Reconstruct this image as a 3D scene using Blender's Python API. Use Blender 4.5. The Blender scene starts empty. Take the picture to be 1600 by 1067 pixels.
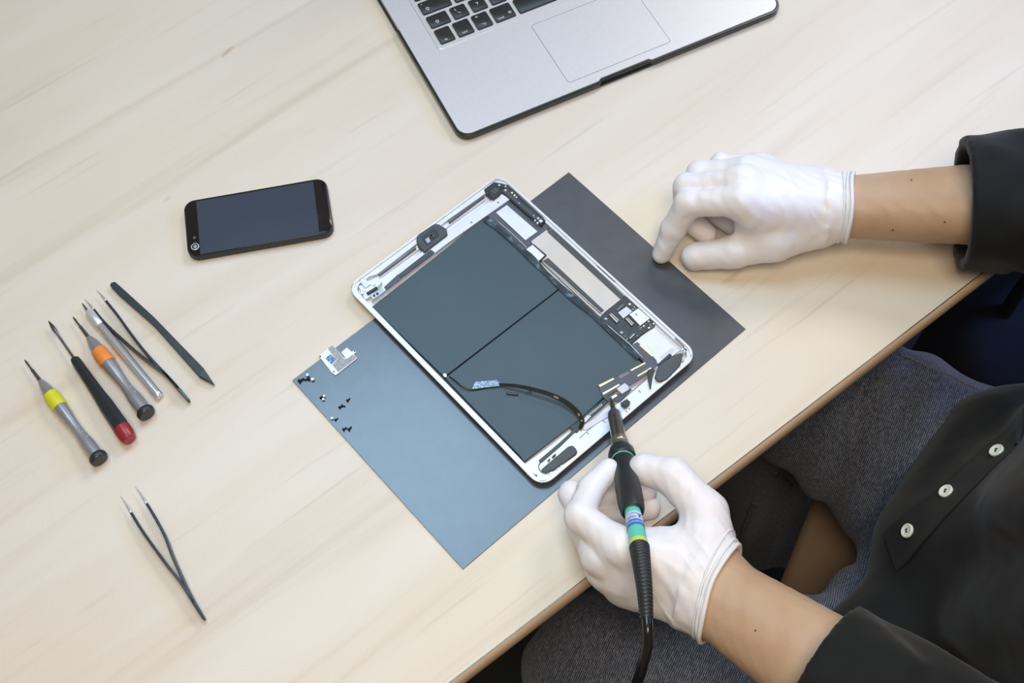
import bpy, bmesh, math, random
import numpy as np
from mathutils import Vector, Matrix
random.seed(4)
C = bpy.context.scene.collection
TZ = 0.75                                   # height of the table top above the floor

# ------------------------------------------------------------------ camera (solved from the photo)
FPX, CH, PT, RL = 1989.135, 0.908337, 0.4942016, -0.0521509
_R = np.array([1, 0, 0.]); _U = np.array([0, math.cos(PT), math.sin(PT)]); CF = np.array([0, math.sin(PT), -math.cos(PT)])
CR = math.cos(RL)*_R + math.sin(RL)*_U; CU = -math.sin(RL)*_R + math.cos(RL)*_U
CP = np.array([0, 0, CH+TZ])
def ray(x, y):
    d = CF + CR*(x-800)/FPX + CU*(533.5-y)/FPX
    return d/np.linalg.norm(d)
def P(x, y, z=0.):
    """point of the horizontal plane z (metres above the table top) seen at photo pixel x, y"""
    d = ray(x, y); return CP + d*((z+TZ-CP[2])/d[2])
def Q(X):
    d = np.asarray(X, float)-CP; w = d@CF
    return 800+FPX*(d@CR)/w, 533.5-FPX*(d@CU)/w, FPX/w
def V(x, y, z): return np.array([x/1000., y/1000., z/1000.+TZ])

cam = bpy.data.cameras.new('camera'); co = bpy.data.objects.new('camera', cam); C.objects.link(co)
cam.sensor_fit = 'HORIZONTAL'; cam.sensor_width = 36; cam.lens = FPX/1600*36; cam.clip_start = .02
co.matrix_world = Matrix(((CR[0], CU[0], -CF[0], CP[0]), (CR[1], CU[1], -CF[1], CP[1]), (CR[2], CU[2], -CF[2], CP[2]), (0, 0, 0, 1)))
bpy.context.scene.camera = co

# ------------------------------------------------------------------ materials
def mat(name, col, rough=.5, metal=0., spec=.5, sss=0., coat=0., noise=None, bump=None, trans=0., alpha=1., sheen=0.):
    m = bpy.data.materials.new(name); m.use_nodes = True; nt = m.node_tree; b = nt.nodes['Principled BSDF']
    b.inputs['Base Color'].default_value = (*col, 1); b.inputs['Roughness'].default_value = rough
    b.inputs['Metallic'].default_value = metal; b.inputs['Specular IOR Level'].default_value = spec
    b.inputs['Coat Weight'].default_value = coat; b.inputs['Coat Roughness'].default_value = .08
    b.inputs['Transmission Weight'].default_value = trans; b.inputs['Alpha'].default_value = alpha
    b.inputs['Sheen Weight'].default_value = sheen
    if sss:
        b.inputs['Subsurface Weight'].default_value = sss; b.inputs['Subsurface Radius'].default_value = (.008, .003, .002); b.inputs['Subsurface Scale'].default_value = 1.
    tc = nt.nodes.new('ShaderNodeTexCoord')
    def nz(scale, detail=3, stretch=None, rot=0):
        mp = nt.nodes.new('ShaderNodeMapping'); nt.links.new(tc.outputs['Object'], mp.inputs[0])
        if stretch: mp.inputs['Scale'].default_value = stretch
        mp.inputs['Rotation'].default_value = (0, 0, rot)
        n = nt.nodes.new('ShaderNodeTexNoise'); n.inputs['Scale'].default_value = scale; n.inputs['Detail'].default_value = detail
        nt.links.new(mp.outputs[0], n.inputs[0]); return n
    if noise:                                   # (colour 2, scale, lo, hi)
        c2, sc, lo, hi = noise[:4]
        n = nz(sc, 4, *(noise[4:] if len(noise) > 4 else ()))
        r = nt.nodes.new('ShaderNodeValToRGB'); r.color_ramp.elements[0].position = lo; r.color_ramp.elements[1].position = hi
        r.color_ramp.elements[0].color = (*col, 1); r.color_ramp.elements[1].color = (*c2, 1)
        nt.links.new(n.outputs[0], r.inputs[0]); nt.links.new(r.outputs[0], b.inputs['Base Color'])
    if bump:                                    # (scale, strength, distance)
        n = nz(bump[0], 2, *(bump[3:] if len(bump) > 3 else ()))
        bn = nt.nodes.new('ShaderNodeBump'); bn.inputs['Strength'].default_value = bump[1]; bn.inputs['Distance'].default_value = bump[2]
        nt.links.new(n.outputs[0], bn.inputs['Height']); nt.links.new(bn.outputs[0], b.inputs['Normal'])
    return m
M = {}
def wood():
    m = bpy.data.materials.new('maple_laminate'); m.use_nodes = True; nt = m.node_tree; b = nt.nodes['Principled BSDF']
    L = nt.links.new; N = nt.nodes.new
    tc = N('ShaderNodeTexCoord')
    mp = N('ShaderNodeMapping'); mp.inputs['Rotation'].default_value = (0, 0, math.radians(-36)); L(tc.outputs['Object'], mp.inputs[0])
    def layer(scale, sx, sy, detail, lo, hi, c, prev, fac, dist=.6):
        s = N('ShaderNodeMapping'); s.inputs['Scale'].default_value = (sx, sy, 1); L(mp.outputs[0], s.inputs[0])
        n = N('ShaderNodeTexNoise'); n.inputs['Scale'].default_value = scale; n.inputs['Detail'].default_value = detail; n.inputs['Distortion'].default_value = dist
        L(s.outputs[0], n.inputs[0])
        r = N('ShaderNodeMapRange'); r.inputs[1].default_value = lo; r.inputs[2].default_value = hi; r.inputs[4].default_value = fac; L(n.outputs[0], r.inputs[0])
        x = N('ShaderNodeMix'); x.data_type = 'RGBA'; L(r.outputs[0], x.inputs[0]); L(prev, x.inputs[6]); x.inputs[7].default_value = (*c, 1)
        return x.outputs[2]
    base = N('ShaderNodeRGB'); base.outputs[0].default_value = (.76, .685, .565, 1)
    o = layer(3.2, .45, 1.3, 4, .35, .7, (.68, .59, .465), base.outputs[0], .75)
    o = layer(8, .35, 2.4, 5, .45, .75, (.78, .735, .64), o, .7)
    o = layer(16, .12, 2.6, 4, .56, .74, (.60, .50, .385), o, .5)
    o = layer(60, .08, 2.2, 3, .64, .76, (.50, .42, .33), o, .35, .2)
    o = layer(20, .5, 1.5, 2, .735, .775, (.44, .31, .19), o, .5)
    L(o, b.inputs['Base Color']); b.inputs['Roughness'].default_value = .42; b.inputs['Specular IOR Level'].default_value = .45
    n = N('ShaderNodeTexNoise'); n.inputs['Scale'].default_value = 900; n.inputs['Detail'].default_value = 1; L(tc.outputs['Object'], n.inputs[0])
    bn = N('ShaderNodeBump'); bn.inputs['Strength'].default_value = .35; bn.inputs['Distance'].default_value = .0004
    L(n.outputs[0], bn.inputs['Height']); L(bn.outputs[0], b.inputs['Normal'])
    return m
def denim():
    m = bpy.data.materials.new('denim'); m.use_nodes = True; nt = m.node_tree; b = nt.nodes['Principled BSDF']
    L = nt.links.new; N = nt.nodes.new
    tc = N('ShaderNodeTexCoord'); mp = N('ShaderNodeMapping'); mp.inputs['Rotation'].default_value = (0, 0, .5); L(tc.outputs['Object'], mp.inputs[0])
    w = N('ShaderNodeTexWave'); w.inputs['Scale'].default_value = 190; w.inputs['Distortion'].default_value = 3.5; w.inputs['Detail'].default_value = 2; w.inputs['Detail Scale'].default_value = 3; L(mp.outputs[0], w.inputs[0])
    n = N('ShaderNodeTexNoise'); n.inputs['Scale'].default_value = 260; n.inputs['Detail'].default_value = 3; L(tc.outputs['Object'], n.inputs[0])
    g = N('ShaderNodeTexNoise'); g.inputs['Scale'].default_value = 5; L(tc.outputs['Object'], g.inputs[0])
    a = N('ShaderNodeMath'); a.operation = 'MULTIPLY'; L(w.outputs['Fac'], a.inputs[0]); L(n.outputs[0], a.inputs[1])
    r = N('ShaderNodeValToRGB'); r.color_ramp.elements[0].color = (.018, .027, .050, 1); r.color_ramp.elements[1].color = (.27, .30, .38, 1)
    r.color_ramp.elements[0].position = .08; r.color_ramp.elements[1].position = .62; L(a.outputs[0], r.inputs[0])
    x = N('ShaderNodeMix'); x.data_type = 'RGBA'; x.blend_type = 'MULTIPLY'; x.inputs[0].default_value = .6; L(r.outputs[0], x.inputs[6]); L(g.outputs[0], x.inputs[7])
    L(x.outputs[2], b.inputs['Base Color']); b.inputs['Roughness'].default_value = .9; b.inputs['Sheen Weight'].default_value = .15
    bn = N('ShaderNodeBump'); bn.inputs['Strength'].default_value = .6; bn.inputs['Distance'].default_value = .0008; L(a.outputs[0], bn.inputs['Height']); L(bn.outputs[0], b.inputs['Normal'])
    return m
M['wood'] = wood(); M['denim'] = denim()
M['edge'] = mat('table_edge_band', (.62, .46, .32), .45, noise=((.52, .37, .25), 30, .3, .7))
M['under'] = mat('table_underside', (.10, .09, .085), .7, bump=(200, .2, .001))
M['legmetal'] = mat('table_leg_paint', (.2, .2, .21), .4, .6, noise=((.25, .25, .26), 40, .3, .7))
M['mat'] = mat('matte_grey_sheet', (.050, .054, .064), .27, spec=1., noise=((.060, .064, .074), 60, .35, .65), bump=(1500, .10, .0002))
M['alu'] = mat('white_aluminium', (.76, .77, .79), .38, .25, noise=((.71, .72, .74), 90, .4, .7))
M['alu2'] = mat('bare_aluminium', (.72, .73, .75), .28, .85, noise=((.66, .67, .70), 60, .4, .7))
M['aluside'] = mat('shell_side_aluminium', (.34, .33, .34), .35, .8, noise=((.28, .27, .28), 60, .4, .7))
M['silver'] = mat('silver_shield', (.78, .78, .76), .35, .5, noise=((.70, .70, .68), 120, .4, .7))
M['offwhite'] = mat('off_white_film', (.66, .64, .60), .5, noise=((.62, .60, .56), 50, .4, .7))
M['battery'] = mat('battery_pouch', (.034, .060, .072), .42, spec=.55, noise=((.042, .070, .082), 14, .35, .7), bump=(35, .25, .0012))
M['tape'] = mat('glossy_black_tape', (.035, .05, .062), .16, spec=.8, bump=(70, .5, .0012))
M['black'] = mat('black_plastic', (.022, .025, .027), .38, noise=((.032, .036, .038), 80, .4, .7))
M['darkgrey'] = mat('dark_grey_plastic', (.052, .062, .066), .45, noise=((.066, .076, .080), 90, .4, .7))
M['slate'] = mat('slate_film', (.075, .085, .11), .45, noise=((.09, .10, .125), 60, .4, .7))
M['pcb'] = mat('circuit_board', (.025, .034, .040), .4, noise=((.05, .06, .065), 300, .5, .7))
M['gold'] = mat('gold_contact', (.80, .66, .34), .35, .5, noise=((.88, .78, .52), 120, .4, .7))
M['speck'] = mat('speckled_shield', (.55, .55, .52), .5, .3, noise=((.10, .10, .09), 1600, .48, .54))
M['bluespeck'] = mat('blue_speckled_pad', (.20, .33, .52), .4, .3, noise=((.02, .05, .12), 900, .45, .58))
M['silverspeck'] = mat('scuffed_metal_pad', (.16, .21, .27), .4, .4, noise=((.45, .52, .60), 900, .5, .6))
M['glass'] = mat('black_glass', (.014, .013, .012), .09, spec=.5, noise=((.016, .015, .014), 30, .4, .7))
M['screen'] = mat('dark_screen', (.048, .062, .088), .16, spec=.5, noise=((.056, .072, .098), 8, .4, .7))
M['phoneside'] = mat('slate_metal_side', (.045, .05, .053), .4, .5, noise=((.055, .06, .062), 80, .4, .7))
M['lapalu'] = mat('laptop_aluminium', (.68, .67, .665), .40, .3, noise=((.655, .645, .645), 350, .4, .7))
M['line'] = mat('dark_gap', (.20, .20, .22), .6, noise=((.24, .24, .26), 80, .4, .7))
M['key'] = mat('black_key', (.030, .031, .030), .42, noise=((.036, .037, .036), 90, .4, .7))
M['legend'] = mat('white_print', (.80, .80, .80), .5, noise=((.7, .7, .7), 200, .5, .7))
M['case'] = mat('black_shell_case', (.016, .022, .018), .25, spec=.6, noise=((.022, .030, .024), 60, .4, .7))
M['latex'] = mat('white_latex', (.87, .86, .89), .42, spec=.45, sss=.2, noise=((.86, .80, .79), 16, .42, .72), bump=(95, .35, .0016))
M['skin'] = mat('skin', (.56, .385, .255), .48, spec=.4, sss=.2, noise=((.50, .32, .20), 22, .35, .7), bump=(260, .3, .0006))
M['shirt'] = mat('black_cotton', (.0065, .007, .0075), .8, spec=.25, sheen=.12, noise=((.009, .010, .011), 30, .4, .7), bump=(14, .55, .012))
M['button'] = mat('pearl_button', (.78, .80, .72), .3, noise=((.68, .72, .62), 500, .4, .7))
M['thread'] = mat('black_thread', (.01, .01, .01), .8, noise=((.02, .02, .02), 90, .4, .7))
M['stitch'] = mat('denim_seam', (.075, .085, .11), .9, noise=((.22, .22, .22), 700, .45, .6), bump=(600, .8, .001))
M['seat'] = mat('tan_seat', (.25, .175, .115), .6, noise=((.22, .15, .095), 12, .3, .7), bump=(400, .2, .0005))
M['floor'] = mat('dark_floor', (.022, .021, .020), .6, noise=((.032, .030, .026), 3, .3, .7))
M['navy'] = mat('navy_fabric', (.004, .006, .018), .85, noise=((.006, .008, .024), 20, .4, .7))
M['steel'] = mat('polished_steel', (.74, .74, .75), .25, .7, noise=((.68, .68, .70), 60, .4, .7))
M['barrel'] = mat('heat_tinted_steel', (.30, .28, .24), .26, .9, noise=((.24, .22, .26), 70, .35, .7))
M['brass'] = mat('nickel_nut', (.42, .40, .30), .3, .9, noise=((.50, .46, .33), 200, .4, .7))
M['tipmetal'] = mat('solder_tip', (.16, .15, .14), .35, .8, noise=((.1, .1, .1), 300, .4, .7))
M['rubber'] = mat('black_rubber', (.018, .022, .024), .42, noise=((.024, .028, .030), 60, .4, .7))
M['teal'] = mat('teal_plastic', (.13, .62, .49), .32, noise=((.15, .65, .52), 60, .4, .7))
M['lime'] = mat('lime_ring', (.62, .72, .12), .35, noise=((.66, .76, .15), 60, .4, .7))
M['label'] = mat('pale_label', (.58, .68, .84), .35, noise=((.66, .74, .88), 200, .4, .7))
M['bluelabel'] = mat('blue_band', (.04, .17, .58), .35, noise=((.06, .2, .62), 90, .4, .7))
M['ink'] = mat('dark_blue_ink', (.06, .10, .34), .5, noise=((.08, .12, .36), 90, .4, .7))
M['cable'] = mat('black_cable', (.010, .011, .011), .2, noise=((.014, .015, .015), 60, .4, .7))
M['grey'] = mat('grey_anodised', (.40, .39, .41), .32, .6, noise=((.46, .45, .47), 60, .4, .7))
M['yellow'] = mat('yellow_grip_ring', (.70, .68, .02), .5, noise=((.64, .62, .02), 60, .4, .7))
M['orange'] = mat('orange_grip_ring', (.85, .27, .05), .5, noise=((.80, .24, .04), 60, .4, .7))
M['red'] = mat('red_end_cap', (.30, .022, .025), .3, noise=((.36, .03, .03), 60, .4, .7))
M['shaft'] = mat('dark_steel_shaft', (.16, .15, .14), .3, .9, noise=((.22, .2, .19), 90, .4, .7))
M['tweezer'] = mat('black_coated_steel', (.018, .020, .030), .3, spec=.6, noise=((.026, .028, .038), 90, .4, .7))
M['screw'] = mat('dark_screw', (.02, .02, .02), .3, .6, noise=((.04, .04, .04), 900, .4, .7))
M['film'] = mat('pale_plastic_film', (.70, .74, .80), .2, noise=((.62, .66, .74), 60, .4, .7))
M['lampmetal'] = mat('lamp_housing', (.7, .7, .7), .4, noise=((.6, .6, .6), 30, .4, .7))
M['hairblack'] = mat('dark_hair', (.03, .02, .015), .6, noise=((.05, .035, .02), 120, .4, .7))

# ------------------------------------------------------------------ object helpers
ORG = {}                                         # world origin of every root / part
def root(name, label, cat, loc, group=None):
    o = bpy.data.objects.new(name, None); C.objects.link(o); o.location = [float(v) for v in loc]; o.empty_display_size = .01
    o['label'] = label; o['category'] = cat
    if group: o['group'] = group
    ORG[o.name] = np.array(loc, float); return o
def mesh(name, verts, faces, m, parent=None, smooth=False, mods=None, kind=None, label=None):
    """mesh in world coordinates; its origin is its parent's"""
    org = ORG[parent.name] if parent is not None else np.zeros(3)
    me = bpy.data.meshes.new(name); vs = (np.asarray(verts, float)-org)
    me.from_pydata([tuple(v) for v in vs], [], [tuple(int(i) for i in f) for f in faces]); me.validate(); me.update()
    o = bpy.data.objects.new(name, me); C.objects.link(o)
    for mm in (m if isinstance(m, (list, tuple)) else [m]): me.materials.append(mm)
    if parent is not None: o.parent = parent
    ORG[o.name] = org
    bm = bmesh.new(); bm.from_mesh(me); bmesh.ops.recalc_face_normals(bm, faces=bm.faces); bm.to_mesh(me); bm.free()
    if smooth: me.shade_smooth()
    if kind: o['kind'] = kind
    if label: o['label'] = label
    return o
def bevel(o, w, seg=2, ang=35):
    b = o.modifiers.new('bevel', 'BEVEL'); b.width = w; b.segments = seg; b.limit_method = 'ANGLE'; b.angle_limit = math.radians(ang); return o
def autosmooth(o, ang=40):
    me = o.data; me.shade_smooth()
    try: me.set_sharp_from_angle(angle=math.radians(ang))
    except Exception: pass
    return o
class MB:
    def __init__(s): s.v = []; s.f = []; s.n = 0
    def add(s, v, f):
        v = np.asarray(v, float); s.v.append(v); s.f += [tuple(i+s.n for i in q) for q in f]; s.n += len(v)
    def out(s, name, m, parent=None, **k): return mesh(name, np.concatenate(s.v), s.f, m, parent, **k)
def prism(pts2, z0, z1):
    """pts2: list of world xy; z heights above the table"""
    n = len(pts2); v = [(p[0], p[1], z0+TZ) for p in pts2]+[(p[0], p[1], z1+TZ) for p in pts2]
    f = [tuple(range(n-1, -1, -1)), tuple(range(n, 2*n))]+[(i, (i+1) % n, n+(i+1) % n, n+i) for i in range(n)]
    return v, f
def slab(name, px, z0, z1, m, parent, bev=.0003, **k):
    """flat piece whose top outline, lying at height z1, is given in photo pixels"""
    o = mesh(name, *prism([P(x, y, z1)[:2] for x, y in px], z0, z1), m, parent, **k)
    if bev: bevel(o, bev, 2)
    return o
def rring(w, h, r, seg=8, inset=0.):
    w -= 2*inset; h -= 2*inset; r = max(r-inset, .0003); out = []
    for cx, cy, a0 in ((w/2-r, h/2-r, 0), (-w/2+r, h/2-r, 90), (-w/2+r, -h/2+r, 180), (w/2-r, -h/2+r, 270)):
        for i in range(seg+1):
            a = math.radians(a0+90*i/seg); out.append((cx+r*math.cos(a), cy+r*math.sin(a)))
    return out
def xf(p, cx, cy, t):
    c, s = math.cos(t), math.sin(t); return (cx+p[0]*c-p[1]*s, cy+p[0]*s+p[1]*c)
def loft(levels, cap0=True, cap1=True, close=False):
    """levels: list of rings (lists of xyz), same count"""
    n = len(levels[0]); v = [p for l in levels for p in l]; f = []
    for k in range(len(levels)-1):
        for i in range(n):
            j = (i+1) % n; f.append((k*n+i, k*n+j, (k+1)*n+j, (k+1)*n+i))
    if cap0: f.append(tuple(range(n-1, -1, -1)))
    if cap1: f.append(tuple((len(levels)-1)*n+i for i in range(n)))
    return v, f
def frame(d):
    d = np.asarray(d, float); d = d/np.linalg.norm(d)
    a = np.array([0, 0, 1.]) if abs(d[2]) < .9 else np.array([1., 0, 0])
    u = np.cross(a, d); u /= np.linalg.norm(u); return d, u, np.cross(d, u)
def lathe(A, B, prof, seg=24, rot=0.):
    """prof: list of (t along A->B in 0..1 or any, radius metres)"""
    A = np.asarray(A, float); B = np.asarray(B, float); d, u, w = frame(B-A)
    L = []
    for t, r in prof:
        c = A+(B-A)*t; L.append([c+(u*math.cos(rot+2*math.pi*i/seg)+w*math.sin(rot+2*math.pi*i/seg))*max(r, 1e-5) for i in range(seg)])
    return loft(L)
def smoothpath(pts, n=8):
    pts = [np.asarray(p, float) for p in pts]; q = [2*pts[0]-pts[1]]+pts+[2*pts[-1]-pts[-2]]; out = []
    for i in range(1, len(q)-2):
        for k in range(n):
            t = k/n; a, b, c, d = q[i-1], q[i], q[i+1], q[i+2]
            out.append(.5*((2*b)+(-a+c)*t+(2*a-5*b+4*c-d)*t*t+(-a+3*b-3*c+d)*t**3))
    out.append(pts[-1]); return out
def tube(pts, r, seg=10, n=8):
    pts = smoothpath(pts, n) if n > 1 else [np.asarray(p, float) for p in pts]
    m = len(pts); rr = r if callable(r) else (lambda t: r)
    L = []; u = None
    for i, p in enumerate(pts):
        d = pts[min(i+1, m-1)]-pts[max(i-1, 0)]; d /= (np.linalg.norm(d)+1e-12)
        if u is None: _, u, _ = frame(d)
        u = u-d*(u@d); u /= np.linalg.norm(u); w = np.cross(d, u)
        R = rr(i/(m-1)); L.append([p+(u*math.cos(2*math.pi*k/seg)+w*math.sin(2*math.pi*k/seg))*R for k in range(seg)])
    return loft(L)
def strip(pts, half_t, h0, h1, n=6):
    """upright strip following xy points (world), thickness half_t(t), from height h0(t) to h1(t) above the table"""
    pts = smoothpath([np.array([p[0], p[1], 0.]) for p in pts], n) if n > 1 else [np.array([p[0], p[1], 0.]) for p in pts]
    m = len(pts); L = []
    for i, p in enumerate(pts):
        d = pts[min(i+1, m-1)]-pts[max(i-1, 0)]; d /= np.linalg.norm(d); s = np.array([-d[1], d[0], 0]); t = i/(m-1); a = half_t(t)
        L.append([(*(p-s*a)[:2], TZ+h0(t)), (*(p+s*a)[:2], TZ+h0(t)), (*(p+s*a)[:2], TZ+h1(t)), (*(p-s*a)[:2], TZ+h1(t))])
    return loft(L)
def ribbon(pts, nrm, w, th):
    """thin band along 3-D points, width w, thickness th, lying across normals nrm"""
    L = []; m = len(pts)
    for i, p in enumerate(pts):
        d = pts[min(i+1, m-1)]-pts[max(i-1, 0)]; d = d/np.linalg.norm(d); nn = nrm[i]/np.linalg.norm(nrm[i]); s = np.cross(nn, d); s /= np.linalg.norm(s)
        ww = w(i/(m-1)) if callable(w) else w
        L.append([p-s*ww/2, p+s*ww/2, p+s*ww/2+nn*th, p-s*ww/2+nn*th])
    return loft(L)
def text_mesh(s, size):
    cu = bpy.data.curves.new('t', 'FONT'); cu.body = s; cu.size = size; cu.align_x = 'CENTER'; cu.align_y = 'CENTER'
    o = bpy.data.objects.new('t', cu); C.objects.link(o); dg = bpy.context.evaluated_depsgraph_get()
    me = bpy.data.meshes.new_from_object(o.evaluated_get(dg)); v = np.array([tuple(x.co) for x in me.vertices]).reshape(-1, 3); f = [tuple(p.vertices) for p in me.polygons]
    bpy.data.objects.remove(o); bpy.data.curves.remove(cu); bpy.data.meshes.remove(me); return v, f

# ------------------------------------------------------------------ distance-field surfaces (for body, gloves, clothes)
def cap(p, a, b, ra, rb):
    a = np.asarray(a, np.float32); b = np.asarray(b, np.float32); ab = b-a; l2 = float(ab@ab)+1e-12
    t = np.clip(((p-a)@ab)/l2, 0, 1); q = p-a-t[..., None]*ab
    return np.sqrt((q*q).sum(-1))-(ra+(rb-ra)*t)
def ell(p, c, ax, r):
    """ellipsoid, ax: 3 unit axes, r: radii"""
    q = p-np.asarray(c, np.float32); k = np.stack([(q@np.asarray(a, np.float32))/s for a, s in zip(ax, r)], -1)
    return (np.sqrt((k*k).sum(-1))-1)*min(r)
def smin(a, b, k):
    h = np.clip(.5+.5*(b-a)/k, 0, 1); return b+(a-b)*h-k*h*(1-h)
def nets(f, lo, hi, h):
    lo = np.asarray(lo, float); hi = np.asarray(hi, float); n = np.ceil((hi-lo)/h).astype(int)+1
    ax = [(lo[i]+h*np.arange(n[i])).astype(np.float32) for i in range(3)]
    D = np.empty(n, np.float32); S = max(1, int(400000/(n[1]*n[2])))
    for i in range(0, n[0], S):
        g = np.stack(np.meshgrid(ax[0][i:i+S], ax[1], ax[2], indexing='ij'), -1); D[i:i+S] = f(g)
    s = D < 0; nx, ny, nz = n
    cnt = np.zeros((nx-1, ny-1, nz-1), np.int8)
    for a in (0, 1):
        for b in (0, 1):
            for c in (0, 1): cnt += s[a:nx-1+a, b:ny-1+b, c:nz-1+c]
    I, J, K = np.nonzero((cnt > 0) & (cnt < 8)); idx = -np.ones(cnt.shape, np.int64); idx[I, J, K] = np.arange(len(I))
    acc = np.zeros((len(I), 3)); num = np.zeros(len(I))
    cor = [(a, b, c) for a in (0, 1) for b in (0, 1) for c in (0, 1)]
    for p in cor:
        for e in range(3):
            if p[e]: continue
            q = list(p); q[e] = 1
            d0 = D[I+p[0], J+p[1], K+p[2]]; d1 = D[I+q[0], J+q[1], K+q[2]]; c = (d0 < 0) != (d1 < 0)
            t = np.where(c, d0/np.where(c, d0-d1, 1), 0); v = np.tile(np.array(p, float), (len(I), 1)); v[:, e] += t
            acc += v*c[:, None]; num += c
    vert = lo+h*(np.stack([I, J, K], -1)+acc/np.maximum(num, 1)[:, None]); F = []
    for e in range(3):
        o1, o2 = [k for k in range(3) if k != e]
        sl0 = [slice(None)]*3; sl1 = [slice(None)]*3; sl0[e] = slice(0, -1); sl1[e] = slice(1, None)
        c = s[tuple(sl0)] != s[tuple(sl1)]; E = np.stack(np.nonzero(c), -1)
        E = E[(E[:, o1] > 0) & (E[:, o2] > 0) & (E[:, o1] < n[o1]-1) & (E[:, o2] < n[o2]-1)]
        def cell(a, b):
            G = E.copy(); G[:, o1] -= a; G[:, o2] -= b; return idx[G[:, 0], G[:, 1], G[:, 2]]
        q = np.stack([cell(1, 1), cell(0, 1), cell(0, 0), cell(1, 0)], -1); F.append(q[(q >= 0).all(1)])
    return vert, np.concatenate(F)
def gradn(f, p, e=.0015):
    p = np.asarray(p, float); g = np.array([float(f(np.array([p+d], np.float32))[0]-f(np.array([p-d], np.float32))[0]) for d in np.eye(3)*e]); return g/np.linalg.norm(g)
def hit(f, x, y, t0=.5, t1=2.2):
    d = ray(x, y); t = t0
    for _ in range(300):
        p = CP+d*t; v = float(f(np.array([p], np.float32))[0])
        if v < .0003: return p
        t += max(v*.6, .0005)
        if t > t1: return None
    return p

# ------------------------------------------------------------------ ROOM
EA = math.radians(34.95); EV = np.array([math.cos(EA), math.sin(EA)]); NV = np.array([-math.sin(EA), math.cos(EA)])   # along the table edge / into the table
E0 = P(921.2, 896.9, 0)[:2]
def tp(e, n): return E0+EV*e+NV*n
mesh('floor', [(-3, -2.5, -.001), (3.5, -2.5, -.001), (3.5, 3.8, -.001), (-3, 3.8, -.001), (-3, -2.5, -.05), (3.5, -2.5, -.05), (3.5, 3.8, -.05), (-3, 3.8, -.05)],
     [(0, 1, 2, 3), (7, 6, 5, 4), (0, 4, 5, 1), (1, 5, 6, 2), (2, 6, 7, 3), (3, 7, 4, 0)], M['floor'], kind='structure')

# ------------------------------------------------------------------ TABLE
c0 = tp(.2, .45)
tb = root('work_table', 'pale maple table with a rounded brown front edge, carrying the tablet, tools and laptop', 'table', (c0[0], c0[1], 0))
e0, e1, dep = -1.0, 1.25, .98
mesh('tabletop', *prism([tp(e0, 0), tp(e1, 0), tp(e1, dep), tp(e0, dep)], -.022, 0), [M['wood']], tb)
prof = [(0, -.0002), (-.0012, -.0006), (-.0034, -.0022), (-.0048, -.0050), (-.0052, -.009), (-.0048, -.013), (-.0034, -.016), (-.001, -.0185), (.0002, -.0215), (.0002, -.0002)]
L = [[(*tp(e, n), z+TZ) for n, z in prof] for e in (e0, e1)]
ob = mesh('edge_band', *loft(L), M['edge'], tb, label='rounded light brown edge strip'); autosmooth(ob)
mesh('edge_seam', *prism([tp(e0, -.0007), tp(e1, -.0007), tp(e1, 0), tp(e0, 0)], -.0004, .00004), M['shaft'], tb)
mesh('underframe', *prism([tp(e0+.02, .001), tp(e1-.02, .001), tp(e1-.02, dep-.02), tp(e0+.02, dep-.02)], -.030, -.0221), M['under'], tb)
for a, b in ((e0+.1, .1), (e1-.1, .1), (e0+.1, dep-.1), (e1-.1, dep-.1)):
    p = tp(a, b); mesh('leg', *lathe((p[0], p[1], 0), (p[0], p[1], TZ-.0301), [(0, .025), (1, .025)]), M['legmetal'], tb)

# ------------------------------------------------------------------ GREY MAT
MX, MY, MT = .0060687, .4766934, -.891859; MW, MHH = .21073, .3013; MZ = .0010
ob = mesh('work_mat', *prism([xf(q, MX, MY, MT) for q in ((-MW/2, MHH/2), (MW/2, MHH/2), (MW/2, -MHH/2), (-MW/2, -MHH/2))], .0001, MZ), M['mat'])
bevel(ob, .0002); ob['label'] = 'thin dark grey satin sheet lying under the opened tablet'; ob['category'] = 'mat'

# ------------------------------------------------------------------ TABLET
TX, TY, TT = .0067290, .5041299, -.88989; TW, TH = .240, .1695
tab = root('tablet', 'opened white tablet shell with black batteries and bare circuit board, on the grey mat', 'tablet', (TX, TY, TZ+MZ))
b0 = MZ+.0001
def tring(inset, z, r=.012): return [(*xf(q, TX, TY, TT), z+TZ) for q in rring(TW, TH, r, 8, inset)]
lv = [tring(.008, b0), tring(.0045, b0+.0008), tring(.0018, b0+.0026), tring(.0006, b0+.0046), tring(0, b0+.0068)]
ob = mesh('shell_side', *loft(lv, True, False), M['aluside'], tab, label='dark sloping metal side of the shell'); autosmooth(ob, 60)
lv = [tring(.0000, b0+.0068), tring(.0003, b0+.0074), tring(.0021, b0+.0074), tring(.0021, b0+.0062), tring(.0046, b0+.0062), tring(.0050, b0+.0030), tring(.0052, b0+.0022)]
ob = mesh('shell', *loft(lv, False, True), M['alu'], tab, label='white metal tray and rim'); autosmooth(ob, 30)
RIM = b0+.0074; PL = b0+.0062; FL = b0+.0022
T = lambda name, px, z0, z1, m, **k: slab(name, px, z0, z1, M[m], tab, **k)
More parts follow.
